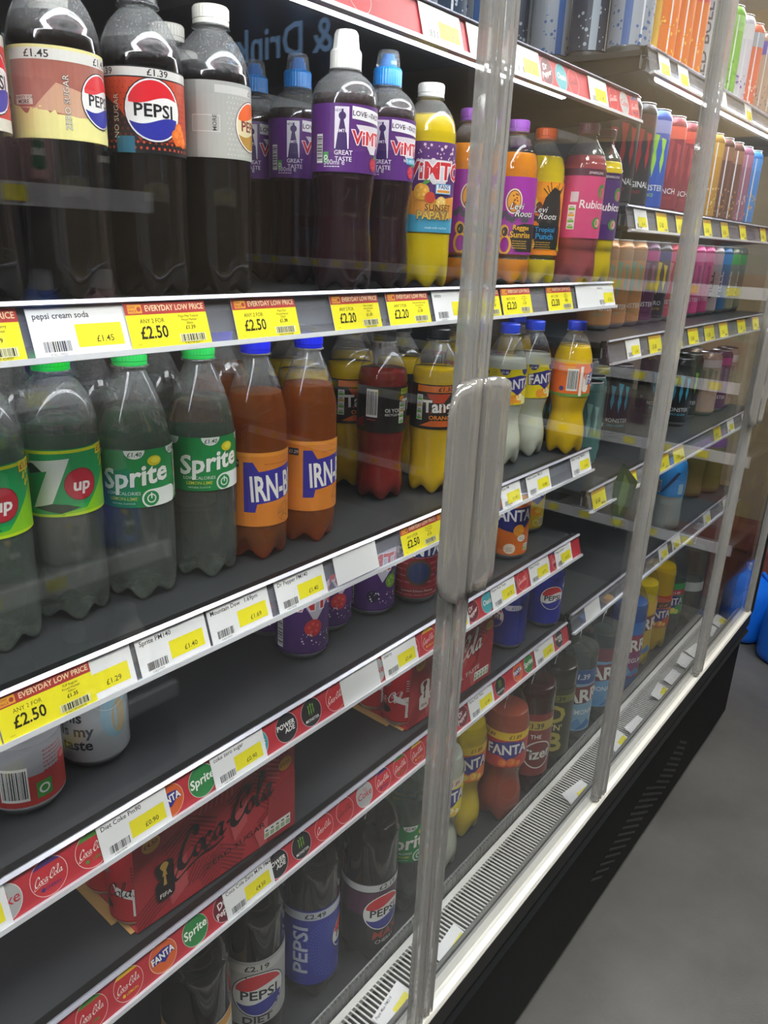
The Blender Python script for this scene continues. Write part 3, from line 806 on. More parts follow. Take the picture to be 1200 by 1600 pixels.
def art_bigmax(word='CHERRY'):
    a = Art(); a.rect(-90, 0, 90, 132, '191b1f'); a.rect(-90, 70, 90, 114, '4a2240')
    R = [(-60 + j * 4.4 + (k % 2) * 2.2, 72 + k * 4.2, -58.8 + j * 4.4 + (k % 2) * 2.2, 73.2 + k * 4.2) for k in range(10) for j in range(28)]
    a.rects(R, '6e3a5a'); a.rect(-90, 116, 90, 129, 'cfd0d0'); a.text('£2.19', 22, 118.6, 8.2, '16181f', b=.04, sx=1.2); globe(a, 17, 72, 33)
    a.text('MAX', 24, 20, 14, 'b03a2c', b=.06, sx=1.2, sh=.15); a.text(word, 22, 9, 7, 'c8c4c0', b=.03)
    return a.clip(-130, 130, .3, 131.7)
def art_gold():
    a = Art(); a.rect(-90, 0, 90, 80, 'c9c6c2'); a.rect(-90, 62, 90, 78, 'd49a3a'); a.rect(-90, 56, 90, 62, 'e8d9b8')
    return a.clip(-130, 130, .3, 79.7)
def art_biglime():
    b = art_lime(); a = Art(); a.rect(-90, 0, 90, 76, '1d8a48'); a.at(b, 0, 0, 1.42)
    return a.clip(-130, 130, .3, 75.7)
def art_bigfanta(bg, fr, band, price='£1.89', tc='b8402a', hi='f2d85a', dx=0):
    a = Art(); a.rect(-90, 0, 90, 80, bg); a.rect(-90, 62, 90, 80, band); a.text(price, 14 + dx, 66, 8, tc, b=.04, sh=.1); a.text(price, -40 + dx, 66, 8, tc, b=.04, sh=.1)
    fanta_word(a, 2 + dx, 30, 21)
    for k, (x, y, r) in enumerate(((10, 12, 10), (-8, 10, 9), (24, 8, 8))): a.disc(x + dx, y, r, fr); a.disc(x + dx + 1.5, y + 1, r * .6, hi)
    return a.clip(-130, 130, .3, 79.7)
def art_tiz():
    a = Art(); a.rect(-90, 0, 90, 150, '8e2a2c'); a.rect(-90, 112, 90, 134, 'c9b048'); a.text('£1.39', 0, 116, 12, '241a14', b=.05)
    a.disc(14, 52, 34, 'f0ece6'); a.disc(14, 52, 31, '7a1e22'); a.text('THE', 4, 92, 9, 'f0ece6', b=.05); a.text('Tizer', 10, 42, 24, 'f4f1ec', b=.07, rot=4, out='2a0c10', ow=.05)
    return a.clip(-130, 130, .3, 149.7)
def art_burdock():
    a = Art(); a.rect(-90, 0, 90, 170, '35361f'); a.rect(-90, 138, 90, 156, '6f7334'); a.text('£1.39', 0, 141, 11, '1c1d12', b=.04)
    a.text('D', 2, 88, 40, 'b9ad4c', b=.09); a.text("'N'", 6, 68, 14, 'd8cf8a', b=.05); a.text('B', 4, 16, 44, 'b9ad4c', b=.09); a.text('Dandelion', -22, 40, 8, 'b9ad4c', rot=90)
    return a.clip(-130, 130, .3, 169.7)
def art_bar(c1, c2, word, price=True, top='2f5a9a', flav='LEMONADE'):
    a = Art(); a.rect(-90, 0, 90, 160, c1); a.rect(-90, 124, 90, 160, top)
    if price: a.text('£1.39', 0, 136, 13, 'f0f2f2', b=.04, sh=.1)
    a.poly([(-60, 66), (-60, 112), (60, 122), (60, 78)], c2); a.text('BARR', 2, 76, 32, 'f4f2ee', b=.08, sx=1.0, rot=4, out='5a1a20', ow=.04)
    a.text(flav, 2, 44, 12, 'eef3f6', b=.03, sx=.9); a.poly([(-26, 6), (24, 4), (4, 34)], '5f9fd4'); a.poly([(0, 2), (48, 10), (30, 30)], '3f7fc0')
    return a.clip(-130, 130, .3, 159.7)
# cans: 207 mm round
def art_vcan(lime=False):
    a = Art(); a.rect(-66, 0, 66, 88, '4a2468')
    a.poly([(-22, 88), (36, 88), (24, 62), (7, 40), (-4, 60)], 'c9c3ce'); a.text('ViMTO', 4, 58, 23, 'cf2f38', b=.08, sx=.92, out='f4f0f2', ow=.07)
    if not lime:
        fruit(a, 5, 33, 11.5, 'c22a30', 'd9534a'); a.disc(28, 16, 7, '241634'); a.disc(29, 17, 4.4, '3a2a4a')
    else:
        fruit(a, 22, 40, 10, '6f9a2a', '9cc04a', '4a8a3a'); a.disc(-6, 20, 9, '241634')
    rr = random.Random(5)
    for k in range(22): a.disc(rr.uniform(-10, 30), rr.uniform(8, 26), rr.uniform(.5, 1.4), 'e8dfee', n=8)
    a.barcode(-44, 4, -34, 42, vert=True); lines(a, -44, 60, 14, 6, 3, 'e8dfee', .9); a.text('330ml', -38, 46, 3, 'e8dfee')
    return a.clip(-88, 88, .2, 88)
def art_fcan():
    a = Art(); a.rect(-66, 0, 66, 88, '9c2a34')
    for k in range(9):
        for j in range(9): a.rect(-64 + j * 15 + (k % 2) * 7, 2 + k * 9.6, -51 + j * 15 + (k % 2) * 7, 4 + k * 9.6, 'c4707a')
    a.poly([(-26, 62), (28, 62), (30, 88), (-28, 88)], '2a3a7a'); a.text('FANTA', 2, 64, 17, 'f2f0ee', b=.08, sx=.86, out='1c2452', ow=.08)
    a.disc(2, 38, 19, '5a4432', 20); a.disc(2, 38, 15, '33406a', 16)
    a.rect(-40, 6, 40, 14, '8a2028'); a.text('Limited Edition Flavour', 2, 8.5, 3.4, 'f0d8d4')
    a.rects([(30, 40, 38, 44), (34, 48, 40, 52), (28, 30, 36, 34)], '3a4a8a')
    return a.clip(-88, 88, .2, 88)
def art_ocan():
    a = Art(); a.rect(-66, 0, 66, 88, 'e2721e'); a.poly([(-40, 46), (-36, 78), (30, 82), (34, 58), (6, 36)], '262a72'); a.text('FANTA', -6, 58, 18, 'f2f0ee', b=.07, sx=.84, rot=2, out='262a72', ow=.08)
    a.disc(6, 42, 10, 'f0a030'); a.disc(12, 28, 8, 'f3ece2', 6); lines(a, 8, 28, 9, 2, 3, '7a5a3a', .8); a.disc(-8, 10, 10, 'f0dcc4', 9); lines(a, -13, 11, 10, 3, 3, '7a5a3a', .8); traffic(a, 18, 5, 14, 12, 4, False)
    return a.clip(-88, 88, .2, 88)
def art_lcan():
    a = Art(); a.rect(-66, 0, 66, 88, 'c9b01c'); fanta_word(a, 12, 58, 19); a.disc(12, 30, 14, 'e6962a', 8); a.disc(18, 32, 8, 'f0c84a', 5); a.rect(-26, 10, -16, 46, '8f7e1a'); a.ring(14, 9, 6, 1.2, 'e9dfb0'); a.barcode(22, 2, 32, 18)
    return a.clip(-88, 88, .2, 88)
def art_silver():
    a = Art(); a.text('Diet', 10, 80, 12, 'd0352c', b=.03); a.poly(arc(12, 78, 24, 14, 200, 350, 18) + arc(14, 84, 20, 10, 350, 200, 18), 'd8442f'); a.disc(24, 44, 16, '9ec4d4', 26); a.disc(28, 40, 9, 'c9b48a', 18)
    for k, t in enumerate(('this', 'is my', 'taste')): a.text(t, -30, 42 - k * 15, 11, '15262c', b=.06, al='l', sx=.95)
    a.ring(20, 72, 22, .8, 'dfe2e4'); a.rect(52, 26, 64, 56, 'e4e6e6'); lines(a, 53, 50, 10, 6, 4, '22242a', 1.2)
    return a.clip(-88, 88, .2, 88)
def art_pinkcan():
    a = Art(); a.rect(-40, 0, 66, 30, 'b43a34'); a.rect(-40, 30, 66, 60, '9fa0a6'); lines(a, 12, 50, 26, 8, 4, 'b4303c', 1.4); a.barcode(-26, 6, -2, 40); a.rect(4, 6, 18, 22, '3f9a3c'); a.ring(11, 14, 5, 1.8, 'f0f4ee'); a.disc(34, 34, 6, 'd0342c'); a.text('GI', 34, 31.6, 4.4, 'e8e0e0')
    return a.clip(-88, 88, .2, 88)
def art_pcan():
    a = Art(); a.rect(-66, 0, 66, 88, '1b2690'); globe(a, 16, 50, 22); a.poly(arc(48, 70, 9, 5, 90, 270, 8) + arc(62, 70, 9, 5, -90, 90, 8), 'cfd4e6'); a.text('£1', 55, 67.6, 5, '1b2690', b=.03); a.text('GI', -16, 74, 5, 'cfd4e6')
    return a.clip(-88, 88, .2, 88)
def art_energy(bg, cl, word, cap=None, sub=''):
    a = Art(); a.rect(-66, 0, 66, 138, bg)
    if cap: a.rect(-66, 118, 66, 138, cap)
    claw(a, 0, 82, 70, cl); a.text(word, 0, 26, 9, 'dfe2e4', b=.03, sx=1.0); a.text(sub, 0, 16, 5, cl, b=.02)
    return a.clip(-88, 88, .2, 138)
def art_tallword(bg, word, wc, top=None):
    a = Art(); a.rect(-66, 0, 66, 138, bg)
    if top: a.rect(-66, 112, 66, 138, top)
    if not word:
        rr = random.Random(int(bg, 16)); a.rect(-18, 0, -6, 138, wc); a.rect(10, 0, 13, 138, 'dfe3e8')
        for k in range(40): a.disc(rr.uniform(-40, 40), rr.uniform(0, 60), rr.uniform(.8, 3), wc, n=8)
    a.text(word, 8, 62, 17, wc, b=.05, sx=1.2, rot=90)
    return a.clip(-88, 88, .2, 138)
def art_pop(kind):
    a = Art(); a.rect(-66, 0, 66, 88, 'b4202a')
    a.poly([(-30, 60), (-14, 74), (2, 58), (-12, 48)], '6e7278'); a.poly([(-40, 40), (-28, 48), (-22, 30), (-30, 20)], 'eceae6'); a.poly([(4, 44), (24, 36), (26, 26), (8, 32)], 'eceae6'); a.disc(-12, 16, 14, '2a2426', 7)
    w = script_word('1a1416' if kind == 'zero' else 'f0ece8'); a.at(w, -34, 24, 8.5, 8)
    a.rect(24, 6, 46, 40, 'eceae6'); a.text('Multipack can', 35, 30, 2.6, '2a2a2c'); a.text('Not to', 35, 24, 2.6, '2a2a2c'); a.text('be sold', 35, 18, 2.6, '2a2a2c'); a.text('separately', 35, 12, 2.6, '2a2a2c')
    lines(a, 24, 66, 20, 5, 4, 'eceae6' if kind != 'zero' else '33181a', 1)
    return a.clip(-88, 88, .2, 88)

def B(*a, **k): return lambda: bottle('drink_bottle', *a, **k)
def L15(*a, **k): return lambda: bottle('large_bottle', *a, big_=True, wet=False, **k)
def C(body, art, **k): return lambda: can('drink_can', body, art() if art else None, **k)
EN = dict(r=.033, h=.168, seg=40)
MAKE = {
    'cream': B('ogive', COLA, .193, 'd9d7cf', art_cream(), .112, .171, 'efe79c'),
    'tropical': B('ogive', COLA, .191, '1a1a1c', art_tropical(), .110, .171, '16181d'),
    'diet': B('ogive', COLA, .188, 'd4d2c6', art_diet(), .114, .173, 'b3b4ae'),
    'redmax': B('ogive', COLA, .193, '1a1a1c', art_redmax(), .112, .171, 'd8d4c8'),
    'berry': B('round', CORDIAL, .186, 'e4e3dc', art_berry(), .115, .176, '5a2a78', sport='e4e3dc'),
    'berry_blue': B('round', CORDIAL, .186, '2a86d8', art_berry(True), .115, .176, '5a2a78', sport='2a86d8'),
    'sunset': B('plain', YELLOW_D, .190, 'e6e4dc', art_sunset(), .064, .161, '5f3478'),
    'reggae': B('slim', PEACH_D, .171, '8a4aa8', art_reggae(), .042, .141, '9c2c98'),
    'punch': B('slim', YELLOW_D, .175, 'f0642a', art_punch(), .042, .141, 'ee8a14'),
    'guava': B('ribbon', PINK_D, .182, '8a4a72', art_ruby('d4487a', '5a2a3a'), .068, .164, 'd4487a'),
    'passion': B('ribbon', YELLOW_D, .180, '6a3a62', art_ruby('4f2a70', '3a1e4e'), .068, .164, '4f2a70'),
    'seven': B('ogive', WATERY, .178, '18c93a', art_seven(), .100, .158, '14a05a'),
    'lime': B('cone', WATERY, .180, '2fd060', art_lime(), .094, .147, '1d8a48'),
    'iron': B('cone', IRON, .178, '1b2ae0', art_iron(), .040, .120, 'd9822f'),
    'tang': B('ribbed', ORANGE_D, .171, '141416', art_tang(), .092, .152, '1c1a18'),
    'cherry': B('ribbed', CHERRY_D, .173, '141416', art_tang('cherry'), .094, .153, '1c1a18'),
    'lemon': B('waist', MILKY, .168, '2a4ad8', art_lemon(), .099, .153, 'f0dc10'),
    'fanorange': B('waist', ORANGE_D, .180, '2a4ad8', art_orange(), .099, .153, 'f0702a'),
    'big_gold': L15('dome', COLA, .262, 'c9c6c2', art_gold(), .085, .165, 'c9c6c2'),
    'big_diet': L15('dome', COLA, .262, 'c9c6c2', art_bigdiet(), .060, .178, 'b9bab8'),
    'big_blue': L15('dome', COLA, .262, '2a349c', art_bigblue(), .036, .180, '2b349c'),
    'big_max': L15('dome', COLA, .262, '1a1a1c', art_bigmax(), .034, .166, '191b1f'),
    'big_lime': L15('dome', WATERY, .255, '2fb060', art_biglime(), .115, .191, '1d8a48'),
    'big_lemon': L15('big_waist', MILKY, .250, 'e9ede0', art_bigfanta('f0dc10', 'f2c040', 'f2e8d8', tc='c0402a', hi='f8f2c0'), .136, .216, 'f0dc10'),
    'big_orange': L15('big_waist', YELLOW_D, .250, 'f0c814', art_bigfanta('ee7a22', 'f2a040', 'f0d21c', tc='a0401a'), .136, .216, 'ee7a22'),
    'big_twist': L15('big_waist', REDPOP, .250, '2a2a86', art_bigfanta('c0342e', 'e0662a', 'ecc21c', tc='7a2a1a', hi='ee8a3a'), .136, .216, 'c0342e'),
    'big_tiz': L15('dome', TEA, .255, '8a2020', art_tiz(), .050, .200, '8e2a2c'),
    'big_burdock': L15('dome', mat('1d1c12', .12), .255, '2a2a1a', art_burdock(), .040, .210, '35361f'),
    'big_water': L15('dome', WATERY, .250, 'd8d8d4', None, .120, .150, 'c9cccb'),
    'big_barr': L15('dome', WATERY, .255, '2f5a9a', art_bar('8fb8d8', '7c2a34', 'BARR', top='2f5a9a', flav='DIET LEMONADE'), .050, .210, '8fb8d8'),
    'big_barr2': L15('dome', WATERY, .255, 'd89a2a', art_bar('6fa8d8', '7c2a34', 'BARR', False, '7a3a4a', 'LEMONADE'), .050, .210, '6fa8d8'),
    'big_gum': L15('dome', cloudy('2a78d8', .5), .255, '1d6a4a', art_bar('8a2a6a', '9c2040', 'BARR', False, '2a78c8', 'BUBBLEGUM'), .050, .210, '8a2a6a'),
    'big_pine': L15('dome', YELLOW_D, .255, 'f0c414', art_bar('c8a82a', '7c2a34', 'BARR', False, 'e8b82a', ''), .050, .210, 'c8a82a'),
    'big_tang': L15('dome', ORANGE_D, .262, 'f0c414', art_bigfanta('d2521e', 'ee8a2a', '2a1c14', tc='ee8a2a'), .080, .180, 'd2521e'),
    'big_green': L15('dome', WATERY, .262, '3aa03a', art_bigfanta('2a9a4a', 'c8d84a', 'c02a4a', tc='f0ece8'), .080, .180, '2a9a4a'),
    'vcan': C('4a2468', art_vcan), 'vcan_lime': C('4a2468', lambda: art_vcan(True)),
    'fcan': C('9c2a34', art_fcan), 'ocan': C('e2721e', art_ocan), 'lcan': C('c9b01c', art_lcan),
    'silver': C(mat('c6cacc', .3, .45), art_silver), 'pinkcan': C(mat('c0c0c4', .3, .45), art_pinkcan), 'pcan': C('1b2690', art_pcan),
    'pop_zero': C('b4202a', lambda: art_pop('zero'), r=.0262, h=.134), 'pop_red': C('b4202a', lambda: art_pop('red'), r=.0262, h=.134),
}
for k_, (bg_, cl_, wd_, cp_, sb_) in {
    'en_blue': ('2f56b0', '9fd04a', 'MONSTER', '8f96c8', 'JUICE'), 'en_red': ('8a3440', 'b04a4a', 'PUNCH', 'd8564a', 'MONSTER'), 'en_mango': ('d8b030', 'ee7a5a', 'MONSTER', 'ee7260', 'JUICE'),
    'en_peach': ('c08a5a', '7aa08a', 'MONSTER', 'a07a5a', 'ENERGY'), 'en_violet': ('5f3656', '8a5a86', 'MONSTER', 'b83a86', 'PUNCH'), 'en_gold': ('46404a', 'e8c82a', 'ZERO', '3a3a7a', 'MONSTER'),
    'en_pink': ('c8485e', 'd88a9a', 'MONSTER', 'e0769a', 'ULTRA'), 'en_rose': ('d0508a', 'a03a7a', 'MONSTER', 'e08ab0', 'ULTRA'), 'en_black': ('12161a', '4ab8d8', 'MONSTER', '0e1216', 'ZERO SUGAR'),
    'en_dark': ('2a2a2e', '9a2a34', 'ORIGINAL', '4a2a34', 'ENERGY'), 'en_lime': ('141a16', '8fc83a', 'MONSTER', '101412', 'ENERGY'), 'en_teal': ('4f7a78', '8ab8b0', '', None, ''),
    'en_tan': ('b59a86', '8a7a6a', '', 'd8cfc8', '')}.items():
    MAKE[k_] = (lambda bg_=bg_, cl_=cl_, wd_=wd_, cp_=cp_, sb_=sb_: can('energy_can', bg_, art_energy(bg_, cl_, wd_, cp_, sb_), metal=True, **EN))
for k_, (bg_, wd_, wc_, tp_) in {
    'tw_silver': ('b4b7bb', 'RED BULL', '4a4a55', None), 'tw_orange': ('d8702a', '', 'e8b84a', 'd23a4a'), 'tw_green': ('6fb83a', '', '3f8a2a', '8fd06a'), 'tw_white': ('d2cfe0', '', '6a4aa8', 'e4e4ea'),
    'tw_red': ('d8553a', '', 'e8e0dc', '9aa8b8'), 'tw_purple': ('b89a8a', '', '8a5a7a', '3a2fae'), 'tw_steel': ('9aa2ae', '', '2a5a9a', None), 'tw_navy': ('2a3a52', '', 'b8c4d0', None),
    'hell_grey': ('a89a9a', 'HELL', '33302e', 'c9a8b0'), 'hell_green': ('8a8a72', 'HELL', 'd8dcc8', '5ab84a'), 'hell_blue': ('3a6a9a', 'HELL', 'c8d0d8', '3a8ad0'), 'tw_brown': ('6a4030', '', 'c08a5a', '9a6a4a'), 'tw_gold': ('b8862a', '', 'e8d08a', 'c89a3a'), 'tw_sky': ('3a8ad8', '', 'e8ac4a', '4a9ae8'), 'tw_mauve': ('a0607a', '', 'd8b0c0', 'b8708a')}.items():
    MAKE[k_] = (lambda bg_=bg_, wd_=wd_, wc_=wc_, tp_=tp_: can('tall_can', mat(bg_, .2, .8) if wd_ == '' and tp_ is None else bg_, art_tallword(bg_, wd_, wc_, tp_), metal=True, **EN))

# ------------------------------------------------------------------ the room
def struct(name, mb, mats, smooth=False): return tag(mb.build(name, mats, None, smooth), kind='structure')
def floor_mat():
    m, nt, N, L = nodes('worn_grey_vinyl')
    b = N['Principled BSDF']; b.inputs['Roughness'].default_value = .42
    tc = N.new('ShaderNodeTexCoord'); n1 = N.new('ShaderNodeTexNoise'); n1.inputs['Scale'].default_value = 2.2; n1.inputs['Detail'].default_value = 8; n1.inputs['Roughness'].default_value = .62
    n2 = N.new('ShaderNodeTexNoise'); n2.inputs['Scale'].default_value = 260; n2.inputs['Detail'].default_value = 2
    r = N.new('ShaderNodeValToRGB'); r.color_ramp.elements[0].position = .35; r.color_ramp.elements[0].color = lin('3e3e3d'); r.color_ramp.elements[1].position = .70; r.color_ramp.elements[1].color = lin('565654')
    r2 = N.new('ShaderNodeValToRGB'); r2.color_ramp.elements[0].position = .66; r2.color_ramp.elements[0].color = (0, 0, 0, 1); r2.color_ramp.elements[1].position = .78; r2.color_ramp.elements[1].color = (1, 1, 1, 1)
    mx = N.new('ShaderNodeMix'); mx.data_type = 'RGBA'; mx.inputs['B'].default_value = lin('787874')
    ml = N.new('ShaderNodeMath'); ml.operation = 'MULTIPLY'; ml.inputs[1].default_value = .35
    bp = N.new('ShaderNodeBump'); bp.inputs['Strength'].default_value = .12; bp.inputs['Distance'].default_value = .002
    L.new(tc.outputs['Object'], n1.inputs['Vector']); L.new(tc.outputs['Object'], n2.inputs['Vector'])
    L.new(n1.outputs['Fac'], r.inputs[0]); L.new(n2.outputs['Fac'], r2.inputs[0]); L.new(r2.outputs[0], ml.inputs[0])
    L.new(r.outputs[0], mx.inputs['A']); L.new(ml.outputs[0], mx.inputs['Factor']); L.new(mx.outputs['Result'], b.inputs['Base Color'])
    L.new(n2.outputs['Fac'], bp.inputs['Height']); L.new(bp.outputs['Normal'], b.inputs['Normal'])
    return m
m = MB(); m.box(-3.0, 5.0, -3.5, 5.5, -.06, 0); struct('floor', m, floor_mat())
m = MB(); m.box(-3.0, 5.0, -3.5, 5.5, 2.75, 2.85); struct('ceiling', m, mat('c9c9c4', .8, 0, .05, 30))
m = MB(); m.box(-1.00, -.90, -3.5, 5.5, 0, 2.75); struct('wall_left', m, mat('8f887c', .8, 0, .06, 6))
m = MB(); m.box(-.90, 4.7, 3.72, 3.84, 0, 2.75); struct('wall_back', m, mat('b09a78', .75, 0, .10, 5))
m = MB(); m.box(-.90, 4.7, 3.70, 3.72, 0, .19); struct('baseboard_back', m, mat('6a2f28', .6, 0, .2, 8))
m = MB(); m.box(4.7, 4.8, -3.5, 3.84, 0, 2.75); struct('wall_right', m, mat('a8926f', .75, 0, .08, 5))
PANEL = emit('ceiling_panel_glow', (1, .985, .95), PANEL_E)
for k, y in enumerate((-1.5, -.1, 1.3, 2.6)):
    t = tag(empty('ceiling_light', (.66, y, 2.75)), ('square white ceiling panel behind the camera', 'square white ceiling panel above the camera in the aisle', 'square white ceiling panel above the aisle beside the last fridge doors', 'square white ceiling panel nearest the back wall')[k], 'ceiling light', 'ceiling panels over the aisle')
    m = MB(); m.box(-.30, .30, -.30, .30, -.032, -.022); m.build('diffuser', PANEL, t)
    m = MB()
    for x0, x1, y0, y1 in ((-.33, -.30, -.33, .33), (.30, .33, -.33, .33), (-.30, .30, -.33, -.30), (-.30, .30, .30, .33)): m.box(x0, x1, y0, y1, -.035, -.001)
    m.build('frame', WHITE, t)

# ------------------------------------------------------------------ the refrigerated cabinet
Y0, YJ, Y1 = -.35, 1.265, 2.46                # near end, joint of the two shelf bays, far end
UNSEEN_TUBE = emit('unseen_tube_glow', (.95, .97, 1.0), LOW_E)
TUBE = emit('fridge_tube_glow', (.93, .96, 1.0), TUBE_E)
STEEL = mat('8e8d88', .42, .6, .08, 14)
KICK = mat('07090a', .5, 0, .15, 8, .05, .15)
DECK = mat('2f3134', .42, 0, .25, 16, .06)
GREY = mat('55565a', .6, 0, .08, 9)
cab = tag(empty('fridge_cabinet', (0, 0, 0)), 'long glass-fronted drinks fridge with black kick panel and bright lower rail', 'fridge')
m = MB(); m.box(-.64, -.60, Y0, Y1, .10, 2.10); m.build('back_panel', GREY, cab)
m = MB(); m.box(-.60, .01, Y0, Y1, 2.06, 2.16); m.build('canopy', mat('d0d0cc', .5), cab)
m = MB(); m.box(-.02, .02, Y0, Y1, 1.975, 2.06, c=.006); m.build('top_rail', BLACK, cab)
m = MB(); m.box(-.60, .0, Y0 - .03, Y0, .10, 2.10); m.build('near_end_panel', GREY, cab)
m = MB(); m.box(-.60, -.112, Y0, Y1, .30, .345); m.build('well_floor', DECK, cab)
m = MB(); m.box(-.58, -.03, Y0, Y1, .04, .30); m.build('plinth', BLACK, cab)
m = MB(); m.box(-.03, -.004, Y0, Y1, .03, .315, c=.003); m.build('kick_panel', KICK, cab)
m = MB(); m.prism([(-.03, .315), (.006, .315), (.012, .330), (.004, .338), (.004, .352), (-.03, .352)], Y0, Y1); m.build('bumper_strip', mat('191b1d', .3), cab)
m = MB(); m.box(-.032, .010, Y0, Y1, .352, .397, c=.004); m.build('sill', BLACK, cab)
m = MB(); m.prism([(-.016, .397), (.011, .397), (.013, .404), (.010, .409), (-.004, .411), (-.016, .410)], Y0, Y1); m.build('lower_rail', mat('e6e4dc', .32, .35), cab)
m = MB(); m.prism([(-.034, .385), (-.017, .390), (-.017, .408), (-.021, .408), (-.022, .398), (-.034, .394)], Y0, Y1); m.build('door_track', mat('a9aaa8', .3, .6, .1, 60), cab)
for y in (Y0 + .001, YJ):                      # slotted uprights
    m = MB(); m.box(-.60, -.575, y - .015, y + .015, .345, 2.06)
    u = m.build('upright', STEEL, cab)
    m = MB()
    for k in range(60): m.box(-.5752, -.5744, y - .004, y + .004, .40 + k * .027, .412 + k * .027)
    tag(m.build('slot', BLACK, u), kind='stuff')
# slanting louvres in the kick panel, in two ranks
for k in range(28):
    yy = (1.36 if k < 14 else 1.61) + (k % 14) * .0235
    zt = .150 + (k % 14) * .0045; q = math.sin(PI * ((k % 14) + 1.5) / 16.5); dy, dz_ = .05 + .09 * q, -(.030 + .055 * q)
    x0, x1 = -.0070, -.0028
    m = MB(); m.add([(x0, yy, zt), (x0, yy + dy, zt + dz_), (x0, yy + dy, zt + dz_ - .008), (x0, yy, zt - .008), (x1, yy, zt), (x1, yy + dy, zt + dz_), (x1 - .001, yy + dy, zt + dz_ - .008), (x1 - .001, yy, zt - .008)],
        [(4, 7, 6, 5), (0, 1, 2, 3), (0, 4, 5, 1), (3, 2, 6, 7), (0, 3, 7, 4), (1, 5, 6, 2)])
    m.build('louvre', mat('0f1112', .4), cab)
# air grille along the front of the well: every bar between two slots is a piece of its own
G0, G1, GP = .46, 2.40, .0083
WIRE = mat('f2f2ee', .3, .1)
m = MB(); m.box(-.1145, -.104, G0, G1, .350, .362); m.box(-.046, -.038, G0, G1, .350, .362); m.box(-.104, -.046, G0, G1, .331, .333, 1)
gr = m.build('air_grille', [WIRE, mat('16181a', .6)], cab)
bar_me = None
for k in range(int((G1 - G0) / GP)):
    y = G0 + k * GP
    if bar_me is None:
        m = MB(); m.prism([(-.1045, .0036), (-.1045, .0046), (-.1025, .0052), (-.0475, .0052), (-.0455, .0046), (-.0455, .0036)], 0, .0027); b = m.build('grille_bar', WIRE, gr); bar_me = b.data
    else: b = link(bpy.data.objects.new('grille_bar', bar_me), gr)
    b.location = (0, y, .3570)
# clear product stop with a wire comb behind the grille
m = MB(); m.box(-.1185, -.1165, G0, G1, .346, .394); st = m.build('product_stop', clear('clear_product_stop', (.97, .98, .98), 1.5, .008), cab)
m = MB()
for k in range(int((G1 - G0) / .0125)): m.tube((-.1205, G0 + k * .0125, .347), (-.1205, G0 + k * .0125, .388), .0009, 5)
m.tube((-.1205, G0, .388), (-.1205, G1, .388), .0018, 6)
tag(m.build('wire_comb', mat('8b8c8c', .3, .6), st), kind='stuff')
m = MB(); m.box(-.040, -.022, Y0, Y1, .350, .386); m.build('well_front', mat('8b8c8c', .28, .5, .1, 20), cab)
# light tubes
m = MB(); m.tube((-.045, Y0 + .05, 2.03), (-.045, Y1 - .05, 2.03), .012, 10); m.build('canopy_tube', emit('canopy_tube_glow', (.95, .97, 1), CANOPY_E), cab)
# glass far end
m = MB(); m.box(-.56, -.012, Y1 - .02, Y1 - .014, .40, 2.0); m.build('end_glass', GLASS, cab)
m = MB(); m.box(-.014, .014, Y1 - .024, Y1 - .002, .40, 2.06, c=.003); m.build('end_post', BLACK, cab)
m = MB(); m.box(-.60, -.56, Y1 - .03, Y1, .10, 2.06); m.build('rear_end_post', STEEL, cab)

# ------------------------------------------------------------------ doors
def door(y0, y1):
    cy = (y0 + y1) / 2
    a, b = y0 - cy, y1 - cy
    m = MB(); m.box(-.0028, .0028, a + .004, b - .004, 0, 1.56); t = m.build('door', GLASS, cab, loc=(0, cy, .4135))
    for side in (a, b):                         # ribbed clear profile along each edge
        s = 1 if side == a else -1
        P = []
        y = side + s * .001
        for k in range(5):
            P += [(.0032 + (.0035 if k % 2 == 0 else .0072), y + s * .0042 * k), (.0032 + (.0045 if k % 2 == 0 else .0080), y + s * (.0042 * k + .0026))]
        P += [(.0032, y + s * .0205), (-.0060, y + s * .0205), (-.0075, y + s * .010), (-.0060, y)]
        if s < 0: P = P[::-1]
        m = MB(); m.prism(P, .001, 1.559, 'z'); m.build('edge_profile', EDGE, t)
    return t
def handle(t, y0, y1, z0, z1, inner):
    # upright pull with rounded outer corners and two long hollows; inner = side next to the joint
    m = MB(); NY, NZ = 14, 22
    cy = t.location.y; cz = t.location.z
    w = y1 - y0; rad = w * .62
    V = []
    for side in (0, 1):
        for j in range(NY + 1):
            u = j / NY; y = y0 + u * w
            d = (u if inner == 'r' else 1 - u) * w      # distance from the outer edge
            cut = rad - math.sqrt(max(0, rad * rad - (rad - d) ** 2)) if d < rad else 0
            x = .016 + .009 * math.sin(PI * u) + .0030 * math.cos(u * 2 * PI * 2.5) if side else .0125
            if side and j in (0, NY): x = .0150
            for k in range(NZ + 1):
                V.append((x, y - cy, z0 + cut + (z1 - z0 - 2 * cut) * k / NZ - cz))
    n = NZ + 1; F = []
    o = (NY + 1) * n
    for j in range(NY):
        for k in range(NZ):
            F.append((o + j * n + k, o + (j + 1) * n + k, o + (j + 1) * n + k + 1, o + j * n + k + 1))
            F.append((j * n + k, j * n + k + 1, (j + 1) * n + k + 1, (j + 1) * n + k))
        F.append((j * n, (j + 1) * n, o + (j + 1) * n, o + j * n)); F.append((j * n + NZ, o + j * n + NZ, o + (j + 1) * n + NZ, (j + 1) * n + NZ))
    for k in range(NZ):
        F.append((k, o + k, o + k + 1, k + 1)); F.append((NY * n + k, NY * n + k + 1, o + NY * n + k + 1, o + NY * n + k))
    m.add(V, F); h = m.build('handle', HANDLE, t, True)
    return h
d1 = door(.072, .6845)
d2 = door(.6865, 1.2985)
d3 = door(1.3005, 1.9285)
d4 = door(1.9305, 2.433)
d0 = door(-.345, .070)
